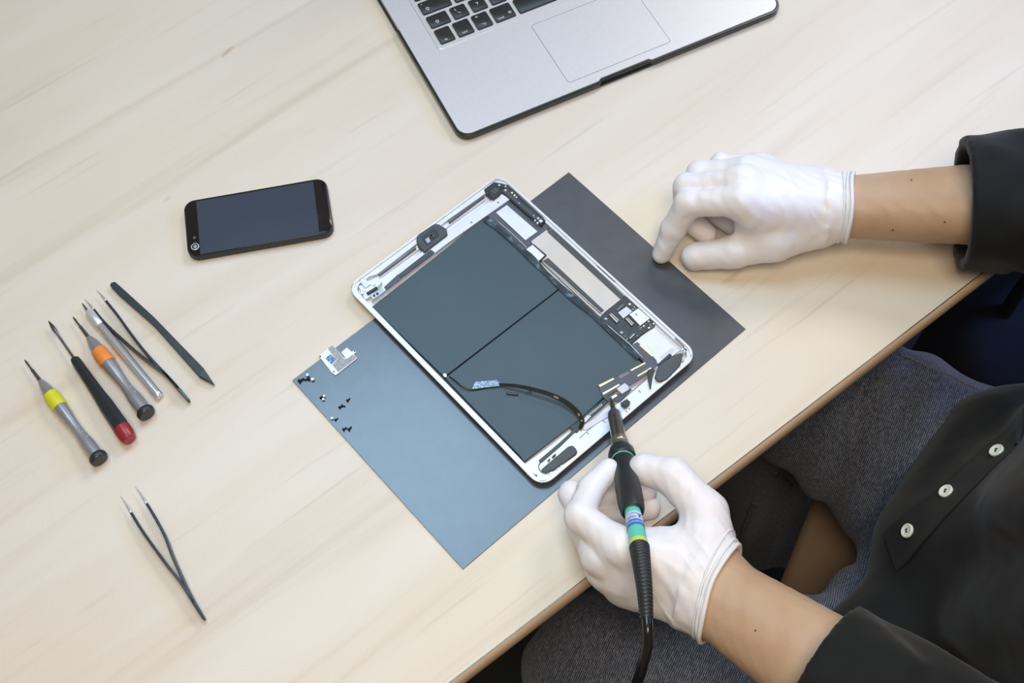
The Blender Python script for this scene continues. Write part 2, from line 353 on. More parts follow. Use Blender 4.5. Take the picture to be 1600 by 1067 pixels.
# raised platforms of the tray
T('platform', [(593, 451), (583, 461), (580, 470), (640, 425), (700, 379.5), (757, 339), (797, 311), (784, 300), (740, 333), (677, 377)], FL, PL, 'alu')
T('platform', [(760, 301), (754, 293), (700, 332), (640, 377.5), (580, 422), (576, 432), (590, 428), (650, 381.5), (700, 343.5)], FL, PL+.00006, 'alu', label='narrow raised strip beside the channel')
T('platform', [(560, 447), (575, 439), (590, 432), (597, 440), (580, 462), (570, 468)], FL, PL, 'alu')
T('channel_liner', [(590, 433), (598, 431), (650, 393), (700, 354), (757, 313), (757, 307), (700, 345), (640, 388), (590, 427)], FL, FL+.0016, 'alu', label='recessed silver channel')
T('channel_shade', [(590, 428), (593, 430), (650, 387.5), (649, 382.5)], FL, FL+.0038, 'shaft')  # dark strips, this and the next, paint in the channel's shadow line
T('channel_shade', [(700, 344), (702, 348), (757, 307), (755, 303)], FL, FL+.0038, 'shaft')
T('platform', [(818, 726), (822, 738), (836, 749), (846, 753), (880, 727), (930, 685), (985, 640), (1040, 592), (1062, 574), (1050, 560), (1012, 592), (960, 634), (905, 672), (860, 696)], FL, PL-.0004, 'alu')
# grey left base under the batteries
T('battery_tray', [(580, 480), (757, 341), (764, 337), (1006, 566), (960, 610), (818, 724), (813, 721)], FL, FL+.0012, 'black')
# batteries
T('battery', [(581, 479.5), (752, 344), (757, 340), (876, 449), (694.5, 588.5), (688, 583)], FL+.0013, b0+.0058, 'battery', bev=.0005, label='upper left black battery cell')
T('battery', [(876.6, 450.2), (1003, 567), (990, 577), (906, 655), (819, 721.5), (812, 712), (704, 600), (695.5, 590)], FL+.0013, b0+.0058, 'battery', bev=.0005, label='lower right black battery cell')
# glossy flap along the batteries
pp = [(757, 341), (772, 352), (800, 377), (826, 400), (850, 424), (876, 449), (905, 474), (935, 500), (965, 527), (998, 560)]
pts = [P(x+.5, y, b0+.0066) for x, y in pp]; pts = smoothpath(pts, 4); nr = [np.array([0, 0, 1.])]*len(pts)
for i, p in enumerate(pts): p[2] += .00035*math.sin(i*1.1)+.0002*math.sin(i*2.7)
mb = MB(); mb.add(*ribbon(pts, nr, lambda t: .0050+.0010*math.sin(t*23), .0004)); ob = mb.out('black_tape', M['tape'], tab, label='crumpled glossy tape along the battery'); autosmooth(ob, 70)
for seg in ([(769, 341), (798, 366), (822, 389)], [(846, 408), (890, 448), (940, 493)], [(944, 506), (962, 522), (981, 538), (1004, 562)]):
    pts = [P(x+1.5, y-1.5, b0+.0074) for x, y in seg]; mb = MB(); mb.add(*tube(pts, .00030, 6, 3)); mb.out('metal_edge', M['steel'], tab, smooth=True)
# upper right bay
T('bay_frame', [(760, 338), (797, 311), (862, 354), (832, 379), (822, 390)], FL, FL+.0022, 'slate', label='slate grey frame of the upper right bay')
T('white_panel', [(774.5, 332), (792, 320), (840, 361.5), (821, 375.5)], FL+.0023, FL+.0030, 'alu', label='plain white panel in the bay')
T('corner_pocket', [(771.8, 284), (756, 296), (757.5, 301), (764, 307), (772, 312), (784, 303), (797, 311), (800, 300), (794, 289)], FL, PL+.0002, 'black')
T('side_bar', [(777, 287), (794, 288.5), (848, 338), (853, 345), (845, 351), (829, 340), (797, 312), (784, 301), (776, 294)], FL, PL+.0006, 'black', bev=.0004, label='long dark antenna bar')
T('side_bar_inlay', [(783, 297), (788, 294), (840, 338), (836, 343)], PL+.0006, PL+.0011, 'darkgrey')
cm = T('front_camera', [(763, 298), (774, 290), (783, 297.5), (782, 302), (770, 311), (765, 306)], FL, PL+.0030, 'black', bev=.0005, label='small black front camera module')
slab('camera_face', [(765.5, 298), (774, 292), (780.5, 297.5), (772, 304)], PL+.0030, PL+.0033, M['darkgrey'], cm, .0001)
for x, y, s, m in ((780, 289, 2.6, 'steel'), (784.5, 292.5, 2.2, 'black'), (790, 297, 2.2, 'silver'), (800, 301, 2.4, 'gold'), (804, 305, 2.2, 'silver'), (807, 308, 1.8, 'silver'), (811, 317, 1.4, 'steel'), (834, 337, 1.6, 'steel'), (790, 291, 1.8, 'silver')):
    T('component', [(x-s, y), (x, y-s*.8), (x+s, y), (x, y+s*.8)], PL+.0004, PL+.0016, m, bev=.0001)
for x, y, s, m in ((841, 341, 3, 'steel'), (845, 345, 3.6, 'silver'), (840, 348, 2.6, 'steel'), (846, 350, 2.4, 'black'), (836, 344, 2, 'silver')):
    T('connector_chip', [(x-s, y), (x, y-s*.8), (x+s, y), (x, y+s*.8)], FL+.001, PL+.0014, m, bev=.0002)
# label band with dark bars
T('panel_band', [(830, 376.5), (854, 359), (864, 366), (977, 462), (944, 488), (938, 495), (850, 412), (838, 396)], FL, FL+.0030, 'offwhite', label='long off-white band between two dark bars')
T('dark_bar', [(855, 361.5), (862, 357.5), (976.5, 463), (969.5, 467)], FL+.003, FL+.0036, 'darkgrey', label='dark strip beside the rim')
T('dark_bar', [(849, 407), (856.5, 402.5), (944, 484.5), (937.5, 489.5)], FL+.003, FL+.0036, 'darkgrey', label='dark strip beside the battery')
wb = T('white_connector', [(821.6, 389.4), (831.9, 381.9), (852.5, 398.8), (842, 408)], FL, FL+.0044, 'alu', label='white connector box')
slab('connector_rim', [(831.5, 381.4), (833.2, 380.6), (854, 398), (853, 399.6), (842.8, 408.6), (841.6, 407.5), (851, 398.8)], FL+.001, FL+.0047, M['black'], wb, .0001)
for q in ([(814, 390), (818, 386), (821, 389), (817, 393)], [(820, 400), (825, 397), (829, 401), (825, 404)], [(835, 412), (839, 409), (842, 412), (838, 415)]):
    T('clip', q, b0+.0058, b0+.0064, 'steel', bev=.0001)
# rim slots & side rail
T('side_rail', [(866, 352), (869, 350), (985, 457), (1012, 485), (1016, 487), (1060, 527), (1056, 531), (1011, 492), (1003, 484), (980, 464)], FL, PL-.0008, 'alu2', label='silver rail beside the rim')
T('rim_slot', [(932, 414.5), (934.5, 413.5), (961, 437.5), (962, 441), (959, 440), (934, 417)], PL, PL+.0002, 'shaft', bev=0)
T('rim_slot', [(1054, 529), (1056, 527.5), (1070, 541), (1068, 543)], PL, PL+.0003, 'line', bev=0)
# logic board
lb = T('logic_board', [(938.4, 494.7), (977, 463.5), (995.6, 480.6), (1012, 497), (1024.7, 503), (1022.8, 509.7), (1012.5, 516), (1004, 521), (986, 537), (980.6, 538), (943, 505)], FL, FL+.0028, 'pcb')
S = lambda name, px, z0, z1, m, par=lb, bev=.0001: slab(name, px, FL+z0, FL+z1, M[m], par, bev)
S('shield', [(983.4, 491), (997.5, 481.6), (1015.3, 497.5), (1000.3, 508.8)], .0028, .0044, 'silver')
S('shield', [(965.6, 488), (978.8, 478.8), (988, 486), (974, 497.5)], .0028, .0038, 'film')
S('socket', [(962.5, 483.5), (973.5, 474), (976.5, 476.5), (965.5, 486)], .0028, .0036, 'shaft')
S('socket', [(950.5, 491.5), (954.5, 488.5), (968.5, 501), (963.5, 506)], .0028, .0038, 'darkgrey'); S('contact_row', [(952, 491.5), (953.3, 490.5), (965.5, 502.2), (963.8, 503.8)], .0038, .0041, 'offwhite'); S('contact_row', [(954.3, 489.8), (955.3, 489), (967.3, 500), (966.2, 501)], .0038, .0041, 'offwhite')
S('socket', [(976, 497.5), (979.5, 495), (991.5, 506), (987.5, 510)], .0028, .0038, 'darkgrey'); S('contact_row', [(977.3, 497.8), (978.5, 496.8), (988.2, 507), (987, 508.3)], .0038, .0041, 'offwhite'); S('contact_row', [(979.8, 496.2), (980.7, 495.6), (990.4, 505.2), (989.4, 506.2)], .0038, .0041, 'offwhite')
S('socket', [(979.5, 527.5), (989, 519), (993, 521.5), (984, 530)], .0028, .0038, 'darkgrey'); S('contact_row', [(983.5, 528.2), (991, 521), (992.3, 522), (985, 529.2)], .0038, .0041, 'offwhite')
for x, y, s in ((946.6, 498, 2.6), (971, 519.5, 2.8), (984, 475, 2.6), (991, 479.5, 1.3), (989, 483, 1.3), (993, 482, 1.1), (1013.5, 502, 2.0), (1006, 509, 2.2), (1021.5, 505.5, 2.2), (1014, 512, 2.4), (1009.5, 505.5, 1.0), (1016, 507.5, 1.2), (1002, 511.5, 1.2), (1018, 510.5, 1.0), (998.5, 510.5, 1.0), (1010, 500.5, 1.0), (1000, 514, .9), (996, 524.5, .9), (977, 525, 1.0), (980, 529.5, 1.3), (1007, 503.5, .9), (988, 477, .9)):
    S('chip', [(x-s, y), (x, y-s*.75), (x+s, y), (x, y+s*.75)], .0028, .0034, 'silver')
for x, y, s in ((946.6, 498, 1.1), (971, 519.5, 1.2), (1008.8, 496.4, .7), (994.2, 491, 1.7)):
    S('hole', [(x-s, y), (x, y-s*.75), (x+s, y), (x, y+s*.75)], .0036, .0046 if x > 990 else .0037, 'darkgrey')
# white floor plate near the lower right corner
T('floor_plate', [(988, 537), (1024, 507), (1034, 507), (1062, 536), (1066, 545), (1030, 571), (1022, 560), (1000, 540)], FL, FL+.0012, 'alu', label='clear white floor of the tray')
T('speaker_slot', [(1031, 558), (1049, 543.5), (1056, 545.5), (1053, 550), (1034, 563)], FL+.0012, FL+.0013, 'film', bev=0)
# flex cable with gold contacts
T('flex_cable', [(984, 540), (996, 534), (1002, 539), (1021, 557), (1026, 563), (1027, 570), (1022, 576), (1004, 589), (985, 601), (972, 605), (950, 618), (944, 622), (940, 617), (936, 606), (957, 595), (966, 586), (985, 578), (1006, 566)], b0+.0058, b0+.0066, 'slate', bev=.0001, label='dark flexible connector strip')
for q in ([(998, 539), (1003, 538), (1022.5, 554.5), (1019, 557.5)], [(985, 577.5), (1007.5, 565.5), (1009, 568), (986, 580)], [(995.5, 586.5), (1017, 573.5), (1018.5, 576), (997, 588.5)], [(935, 601.5), (958.5, 590), (960, 592.5), (937.5, 604.8)], [(941, 614), (967, 599.5), (968.5, 602), (943, 616.8)]):
    T('gold_contact', q, b0+.0066, b0+.0071, 'gold', bev=.0001)
for q in ([(966, 588), (973, 583.5), (977, 586.5), (970, 591.5)], [(974, 584), (981, 580.5), (984, 583), (977.5, 587)]):
    T('flex_marking', q, b0+.0066, b0+.00665, 'line', bev=0)
T('white_block', [(963, 607), (976, 598), (981.5, 602), (983, 608), (972, 615)], b0+.0055, b0+.0086, 'film', bev=.0004)
T('white_block', [(953, 620.5), (962.5, 615), (965, 618.5), (956, 624)], b0+.0060, b0+.0080, 'alu', bev=.0002)
T('black_switch', [(969.5, 629), (979.5, 622.5), (985, 627.5), (983.5, 631), (976.5, 636), (971, 632)], b0+.0060, b0+.0098, 'black', bev=.0005)
T('ribbon_end', [(944, 622), (950, 618), (962, 614), (972, 617), (985, 606), (987, 609), (968, 628), (962, 626), (950, 627)], b0+.0062, b0+.0068, 'darkgrey', bev=.0001)
T('clear_film', [(912, 664), (950, 640), (962, 632), (968, 640), (972, 646), (960, 652), (948, 652), (935, 660), (918, 671), (911, 671)], PL-.0004, PL+.0006, 'film', bev=.0002)
T('contact_strip', [(908, 656), (940, 626), (951, 618.5), (954, 622), (944, 634), (913, 660)], b0+.004, b0+.0060, 'pcb', bev=.0001)
for k in range(9): 
    x, y = 921+k*2.3, 647.4-k*1.85; T('pin', [(x-.7, y-1.2), (x+.2, y-1.7), (x+1.5, y+1.2), (x+.6, y+1.6)], b0+.006, b0+.0064, 'silver', bev=0)
T('film_patch', [(911, 656), (918, 648), (924, 650), (914, 660)], b0+.0061, b0+.0063, 'film', bev=0)
# panel seam lines on the lower strip
for q in ([(905, 684), (937.5, 655), (939, 654.2), (947, 659.7), (946, 660.5), (938.5, 655.6), (906, 685)], [(969.5, 626), (1005, 595), (1012, 589.5), (1012.5, 590.3), (970.5, 627)], [(916.5, 675.5), (917.8, 675), (921, 678.5), (920, 679)], [(996.8, 609.5), (998, 609), (1002, 613), (1000.8, 613.5)]):
    T('seam', q, PL-.0004, PL-.0002, 'shaft', bev=0)
for x, y in ((979, 643), (983.5, 639), (838.5, 741.5), (1067.5, 548)): T('screw_hole', [(x+1.2*math.cos(a), y+1.1*math.sin(a)) for a in [k*math.pi/4 for k in range(8)]], PL-.0004, PL+.0001, 'black', bev=0)
T('corner_tab', [(833, 739), (840, 736), (845, 742), (838, 745)], PL-.0004, PL+.0000, 'alu2', bev=0)
T('corner_tab', [(1063, 545.5), (1068, 542.5), (1074, 547), (1068, 552)], PL-.0004, PL+.0000, 'alu2', bev=0)
# speakers
sp = T('speaker', [(845.9, 732.8), (888, 697), (895, 695.5), (900, 700.5), (902.3, 705.5), (898.8, 710), (866, 733), (853.8, 738), (847, 737)], PL-.0008, PL+.0022, 'darkgrey', bev=.0007, label='grey speaker box in the bottom corner')
for q in ([(862, 713.5), (867, 708.5), (869, 710), (864.5, 715)], [(855.5, 719), (859, 716), (860, 717.5), (856, 720.5)]): slab('tab', q, PL-.0003, PL+.0015, M['black'], sp, .0001)
for x, y in ((861.5, 739), (872.5, 732.5), (877.5, 728.5)): slab('screw', [(x+2.2*math.cos(a), y+2*math.sin(a)) for a in [k*math.pi/5 for k in range(10)]], PL-.0003, PL+.0010, M['steel'], sp, .0001); slab('screw', [(x+.9*math.cos(a), y+.8*math.sin(a)) for a in [k*math.pi/3 for k in range(6)]], PL+.0010, PL+.0011, M['black'], sp, 0)
sp = T('speaker', [(1022.8, 588.5), (1029, 571), (1050, 556), (1063, 550.5), (1067.3, 553.5), (1063.5, 568.5), (1048, 587), (1040.6, 593.5), (1031, 596), (1026, 594)], PL-.0008, PL+.0022, 'darkgrey', bev=.0007, label='grey speaker box in the right corner')
slab('tab', [(1027, 569.5), (1046, 552), (1050, 554.5), (1030, 573)], PL-.001, PL+.0012, M['black'], sp, .0002)
for x, y in ((1066.8, 563.5), (1061.5, 572.5), (1056.5, 576.5)): slab('screw', [(x+2.2*math.cos(a), y+2*math.sin(a)) for a in [k*math.pi/5 for k in range(10)]], PL-.0003, PL+.0010, M['brass'], sp, .0001)
T('strap', [(1012, 578), (1019, 575), (1023, 578), (1019.5, 590), (1017, 607), (1015.5, 608), (1012.5, 594)], PL+.0004, PL+.0016, 'black', bev=.0003, label='black pointed strap')
T('trim_bar', [(841.5, 719), (872, 693), (899, 668.5), (901.5, 671.5), (875, 697), (845, 723)], PL-.0006, PL+.0008, 'darkgrey', bev=.0003, label='thin dark bar beside the battery')
mb = MB(); mb.add(*tube([P(x, y, PL+.0004) for x, y in ((844, 723), (841.5, 728), (843, 733), (847, 738))], .00035, 6, 4)); mb.out('speaker_wire', M['shaft'], tab, smooth=True)
# camera module + flex strip on the top
rc = T('rear_camera', [(650.6, 376), (651, 369.5), (654, 365.5), (676, 350.8), (681, 349.3), (686, 350), (698, 357.5), (699.3, 366), (662.8, 394), (653, 383)], FL+.001, PL+.0022, 'darkgrey', bev=.0008, label='square dark rear camera module')
slab('camera_recess', [(658.5, 370), (677, 357.3), (681, 358), (687, 368), (681, 371.5), (667, 382), (664, 379.5)], PL+.0022, PL+.0026, M['black'], rc, .0001)
mb = MB(); c = P(674.5, 368.5, PL+.0035); mb.add(*lathe(c-[0, 0, .001], c+[0, 0, .0004], [(0, .0022), (.8, .0022), (1, .0018)], 20)); mb.out('lens_ring', M['slate'], rc, smooth=False)
mb = MB(); mb.add(*lathe(c, c+[0, 0, .0007], [(0, .0013), (.8, .0013), (1, .0009)], 16)); mb.out('lens', M['glass'], rc)
slab('sensor', [(664, 374), (670, 370), (673, 377), (668, 380.5)], PL+.0026, PL+.0032, M['grey'], rc, .0001)
T('flex_strip', [(622, 429), (627, 434), (674, 398.5), (679, 394), (673, 389.5), (668, 393)], PL+.0001, PL+.0012, 'darkgrey', bev=.0003, label='dark flex strip beside the battery')
T('flex_strip', [(600, 448.5), (604, 453), (628, 434.5), (622, 428)], PL+.0001, PL+.0008, 'slate', bev=.0002)
T('flex_end', [(578, 462), (582.5, 468.5), (601, 456), (597, 449)], PL+.0001, PL+.0008, 'grey', bev=.0002)
T('jack_block', [(572, 457), (588, 447), (590, 450), (575, 460)], PL-.0004, PL+.0018, 'black', bev=.0003)
jp = T('headphone_jack', [(562, 437), (566, 434.5), (571, 435.5), (579, 444), (571, 450), (563, 441)], PL-.0004, PL+.0014, 'steel', bev=.0003)
slab('jack_slot', [(565, 439), (569.5, 436.5), (574.5, 442.5), (570, 445)], PL+.0014, PL+.0017, M['alu'], jp, .0001)
for x, y, s, m in ((566, 457, 3, 'alu2'), (584, 443.5, 2.6, 'steel'), (588, 446.5, 2, 'alu2'), (584.5, 461.5, 2, 'black'), (589.5, 458.5, 2.2, 'black'), (569, 453, 2.2, 'steel')):
    T('fitting', [(x+s*math.cos(a), y+s*.9*math.sin(a)) for a in [k*math.pi/3 for k in range(6)]], PL, PL+.0014, m, bev=.0001)
for x, y in ((778.5, 316), (736.5, 347), (676, 392.5)):
    T('screw_boss', [(x+2*math.cos(a), y+1.8*math.sin(a)) for a in [k*math.pi/5 for k in range(10)]], PL, PL+.0005, 'steel', bev=.0001); T('boss_hole', [(x+.8*math.cos(a), y+.8*math.sin(a)) for a in [k*math.pi/4 for k in range(8)]], PL+.0005, PL+.0006, 'black', bev=0)
for q in ([(772, 280.8), (775, 279.6), (781, 279.6), (781, 280.4), (775, 280.4), (772, 281.6)], [(549, 449), (549.5, 446), (552, 443), (552.5, 444), (550.5, 446.5), (550, 449)], [(842.5, 749.8), (848, 750.4), (853.5, 749.2), (853.5, 750.6), (848, 751.6), (842.5, 751)], [(1078.5, 557.5), (1080.5, 554), (1081.5, 553.8), (1079.3, 558)]):
    T('rim_slit', q, PL, RIM+.00005, 'shaft', bev=0)
# ribbon lying across the battery
pz = [(702, 588, 6.4), (713, 596, 7.5), (724, 604.5, 8), (737.5, 608.5, 7), (760, 605, 7)]
mb = MB(); mb.add(*tube([P(x, y, b0+z/1000) for x, y, z in pz], .0005, 8, 5)); mb.out('signal_wire', M['cable'], tab, smooth=True)
T('metal_pad', [(737.5, 607.5), (742, 596), (776, 593), (783, 599), (781, 602.5)], b0+.0066, b0+.0080, 'silverspeck', bev=.0003, label='scuffed silver blue pad on the ribbon')
pz = [(780, 600.5, 7.5), (800, 602, 9.5), (820, 605, 11), (846, 611.5, 12), (866, 618.5, 12), (884, 628, 11.5), (898, 639, 11), (907, 650, 10), (910.5, 660, 8.5), (906, 671, 6.5)]
pts = smoothpath([P(x, y, b0+z/1000) for x, y, z in pz], 5)
nr = []
for i in range(len(pts)):
    d = pts[min(i+1, len(pts)-1)]-pts[max(i-1, 0)]; s = np.cross([0, 0, 1], d); s /= np.linalg.norm(s); nr.append(np.array([0, 0, 1.])*.75-s*.65)
mb = MB(); mb.add(*ribbon(pts, nr, lambda t: .0022+.0016*min(1, t*2), .0009)); ob = mb.out('ribbon_cable', M['black'], tab, label='raised black ribbon cable curving over the battery'); autosmooth(ob, 60)
for t0, t1 in ((20, 23), (24, 26), (29, 31), (33, 36), (38, 41)):
    mb = MB(); q = [pts[i]+nr[i]*.0011 for i in range(t0, min(t1, len(pts)))]
    if len(q) > 2: mb.add(*ribbon(q, nr[t0:t0+len(q)], .0012, .0003)); mb.out('ribbon_glint', M['steel'], ob)  # bright slips painting light glints onto the ribbon, not real contacts
T('ribbon_tab', [(791, 611.5), (792, 615), (809, 617), (810, 613.5)], b0+.0060, b0+.0075, 'black', bev=.0003)
T('ribbon_tab', [(822, 604), (828, 601), (831, 605), (826, 608)], b0+.0100, b0+.0115, 'black', bev=.0003)
T('foam_pad', [(890, 667), (906, 655), (911, 662), (902, 676), (897, 675)], b0+.0040, PL+.0004, 'black', bev=.0003)
T('battery_pin', [(691.5, 584.5), (695, 582.5), (698, 585), (698, 588.5), (695, 589), (692.5, 587)], b0+.0058, b0+.0072, 'alu', bev=.0003)

# ------------------------------------------------------------------ METAL BRACKET on the mat
br = root('metal_bracket', 'white and speckled flat metal bracket lying on the left corner of the grey mat', 'bracket', (*P(525, 563, MZ)[:2], TZ+MZ))
z = MZ+.0001
slab('plate', [(498, 556), (519, 538), (523.5, 543), (536, 557), (541, 560), (552, 552.5), (558.2, 559.8), (524.3, 586.5), (517.6, 581.5)], z, z+.0009, M['alu'], br, .0002)
slab('tab', [(532.7, 550.4), (542, 542.8), (549.6, 549.5), (553.2, 546.8), (556.5, 548.5), (556, 551), (552.5, 553), (541, 560.5)], z, z+.0008, M['alu'], br, .0002)
slab('speckled_strip', [(512.5, 544.5), (519.2, 539), (537, 559), (541, 561), (551.5, 553.8), (556.8, 559), (528.5, 581), (519.5, 570), (526, 562)], z+.0009, z+.0012, M['speck'], br, .0001, label='grey speckled strip')
slab('blue_pad', [(508.3, 559.6), (516.7, 553.2), (525.5, 561.3), (518, 568.5)], z+.0009, z+.0013, M['bluespeck'], br, .0001, label='blue speckled pad')
for x, y in ((500.5, 556.6), (521.5, 580.5), (554, 548.8)): slab('hole_rim', [(x+1.3*math.cos(a), y+1.2*math.sin(a)) for a in [k*math.pi/4 for k in range(8)]], z+.0009, z+.0010, M['screw'], br, 0)

# ------------------------------------------------------------------ SCREWS
def screw(px, py, ang, label, big=1., up=False, group='tiny screws on the grey mat'):
    r = root('screw', label, 'screw', (*P(px, py, MZ)[:2], TZ+MZ), group); o = ORG[r.name]
    hr, hl, tr, tl = .0013*big, .0008*big, .0006*big, .0030*big
    if up: d = np.array([0, 0, -1.]); a = o+np.array([0, 0, hl+tl*.5+.0001]); tl *= .5
    else: d = np.array([math.cos(ang), math.sin(ang), -.18]); d /= np.linalg.norm(d); a = o+np.array([0, 0, hr+.0001])
    mb = MB(); mb.add(*lathe(a, a+d*hl, [(0, hr*.8), (.3, hr), (1, hr)], 14)); h = mb.out('head', M['steel'] if up else M['screw'], r)
    mb = MB(); mb.add(*lathe(a-d*.00005, a+d*.0001, [(0, hr*.4), (1, hr*.4)], 6)); mb.out('socket', M['screw'], h)
    prof = []
    for k in range(9): prof.append((k/8, tr*(1.0 if k % 2 else .78)))
    mb = MB(); mb.add(*lathe(a+d*hl, a+d*(hl+tl), prof, 10)); mb.out('thread', M['screw'], r)
A = math.radians
screw(467, 597.5, A(35), 'tiny dark screw nearest the left corner of the grey mat', 1.35)
screw(481, 587.5, A(-60), 'upper silver-headed screw of the trio below the metal bracket', 1.0, True)
screw(484.5, 592.5, A(190), 'dark middle screw of the trio below the metal bracket', 1.2)
screw(489, 594, A(100), 'right screw of the trio below the metal bracket', 1.0, True)
screw(501.5, 623.5, A(60), 'dark screw left of the two pale screw heads on the mat', 1.0)
screw(506.6, 620, 0, 'upper of two pale upright screw heads side by side on the mat', .8, True)
screw(505.5, 625, 0, 'lower of two pale upright screw heads side by side on the mat', .8, True)
screw(530, 638, A(40), 'lower dark screw of the touching pair in the middle of the scatter', .9)
screw(533.5, 634, A(-20), 'upper dark screw of the touching pair in the middle of the scatter', .9)
screw(542.5, 627.5, A(50), 'tiny dark screw farthest right among the scattered screws', .9)
screw(519, 654.5, 0, 'tiny pale upright screw head beside a dark screw near the mat edge', .75, True)
screw(523.5, 657.5, A(40), 'dark screw beside the pale upright head near the mat edge', .8)
screw(536, 672.5, A(35), 'left screw of the lowest pair on the mat', 1.0)
screw(544.5, 672.8, A(50), 'right screw of the lowest pair on the mat', 1.0)

# ------------------------------------------------------------------ PHONE
FX, FY, FT = -.2110105, .6188524, .1461853; FW, FH = .1238, .0586
ph = root('smartphone', 'black smartphone lying face up on the table above the hand tools', 'phone', (FX, FY, TZ))
def pr(inset, z, r=.0095): return [(*xf(q, FX, FY, FT), z+TZ) for q in rring(FW, FH, r, 8, inset)]
lv = [pr(.0008, .0001), pr(.0001, .0008), pr(0, .0014), pr(0, .0066), pr(.0004, .0071)]
ob = mesh('frame', *loft(lv), M['phoneside'], ph, label='slate metal side'); autosmooth(ob, 50)
ob = mesh('front_glass', *loft([pr(.0006, .0071), pr(.0007, .0075), pr(.0010, .0077)]), M['glass'], ph); autosmooth(ob, 50)
slab('screen', [(306.6, 314.8), (489.4, 283.3), (499, 365), (313, 397.5)], .0077, .00775, M['screen'], ph, 0, label='blank slate blue screen')
c = P(304.8, 385.5, .0078); mb = MB(); mb.add(*lathe(c-[0, 0, .0001], c+[0, 0, .0006], [(0, .0034), (.7, .0034), (1, .0031)], 28)); lr = mb.out('lens_ring', M['silver'], ph, label='bright ring round the lens')
mb = MB(); mb.add(*lathe(c+[0, 0, .0003], c+[0, 0, .00065], [(0, .0027), (1, .0027)], 24)); mb.out('lens_well', M['glass'], lr)
mb = MB(); mb.add(*lathe(c+[0, 0, .0006], c+[0, 0, .0009], [(0, .0017), (.6, .0016), (1, .001)], 20)); mb.out('lens', M['grey'], lr)
c = P(303.8, 371.3, .0078); mb = MB(); mb.add(*lathe(c-[0, 0, .0001], c+[0, 0, .0002], [(0, .0014), (1, .0013)], 18)); mb.out('sensor', M['slate'], ph)
c = P(304.5, 378, .0078); mb = MB(); mb.add(*lathe(c-[0, 0, .0001], c+[0, 0, .0002], [(0, .0005), (1, .0005)], 10)); mb.out('microphone_hole', M['slate'], ph)
c = P(418, 384.5, .0035); dd = np.array([math.sin(FT), -math.cos(FT), 0]); 
q = xf((.006, -FH/2), FX, FY, FT); c = np.array([q[0], q[1], TZ+.004]); mb = MB(); mb.add(*lathe(c-dd*.0002, c+dd*.0002, [(0, .0008), (1, .0007)], 12)); mb.out('side_dot', M['thread'], ph)

# ------------------------------------------------------------------ LAPTOP
LK_ = 1.00896; LX, LY, LT = .11459*LK_, .75126*LK_, .40857; LZ = .0075
lap = root('laptop', 'silver laptop with black keys in a black shell case, at the top of the table', 'laptop', (LX, LY, TZ))
def lw(x, y): return xf((x*LK_/1000, y*LK_/1000), LX, LY, LT)
def lrect(x0, x1, y0, y1, r=2, seg=5): return [lw((x0+x1)/2+a*1000, (y0+y1)/2+b*1000) for a, b in rring((x1-x0)/1000, (y1-y0)/1000, r/1000, seg)]
def lvl(pts, z): return [(p[0], p[1], z+TZ) for p in pts]
cs = root  # (alias kept short)
lv = [lvl(lrect(-163.5, 163.5, -1, 226, 11, 8), .0003), lvl(lrect(-164.4, 164.4, -2, 227, 12, 8), .0012), lvl(lrect(-164.4, 164.4, -2, 227, 12, 8), .0024), lvl(lrect(-162.6, 162.6, -.2, 225, 11, 8), .0026)]
case = mesh('shell_case', *loft(lv), M['case'], lap, label='glossy black protective shell'); autosmooth(case, 50)
# raised lip round the front and sides with a dip at the finger notch
path = [lw(-163.6, 138)]+[lw(-163.6, y) for y in (120, 90, 60, 30, 13)]
for k in range(1, 8): a = math.radians(180+90*k/8); path.append(lw(-151.4+12.2*math.cos(a), 10.6+12.2*math.sin(a)))
path += [lw(x, -1.6) for x in (-150, -100, -60, -29)]+[lw(-26.5, -.6), lw(-24.5, .6), lw(0, .7), lw(24.5, .6), lw(26.5, -.6)]+[lw(x, -1.6) for x in (29, 60, 100, 150)]
for k in range(1, 8): a = math.radians(270+90*k/8); path.append(lw(151.4+12.2*math.cos(a), 10.6+12.2*math.sin(a)))
path += [lw(163.6, y) for y in (13, 30, 60, 90, 120, 150, 180, 214)]
mb = MB(); mb.add(*strip(path, lambda t: .0011, lambda t: .0020, lambda t: .0071, 1)); ob = mb.out('case_lip', M['case'], lap, label='black lip of the shell round the palm rest'); bevel(ob, .0005); autosmooth(ob, 40)
nb = [(-162.4, 226), (-162.4, 12)]
out = [lw(-162.4, 224)]
for k in range(9): a = math.radians(180+90*k/8); out.append(lw(-151.4+11*math.cos(a), 11+11*math.sin(a)))
out += [lw(-27, 0), lw(-25.8, 1), lw(-24.5, 2.2), lw(24.5, 2.2), lw(25.8, 1), lw(27, 0)]
for k in range(9): a = math.radians(270+90*k/8); out.append(lw(151.4+11*math.cos(a), 11+11*math.sin(a)))
out += [lw(162.4, 224)]
body = mesh('base', *prism(out, .0027, LZ), M['lapalu'], lap, label='silver aluminium palm rest and base'); bevel(body, .0005)
# trackpad: hairline groove and pad
ring = [lrect(-52.6, 52.6, 10, 86, 3), lrect(-52.1, 52.1, 10.5, 85.5, 2.7)]
mesh('trackpad_gap', *loft([lvl(ring[0], LZ-.0002), lvl(ring[0], LZ+.00006), lvl(ring[1], LZ+.00006), lvl(ring[1], LZ-.0002)], False, False), M['line'], lap)
ob = mesh('trackpad', *loft([lvl(ring[1], LZ-.0002), lvl(ring[1], LZ+.00008)]), M['lapalu'], lap)
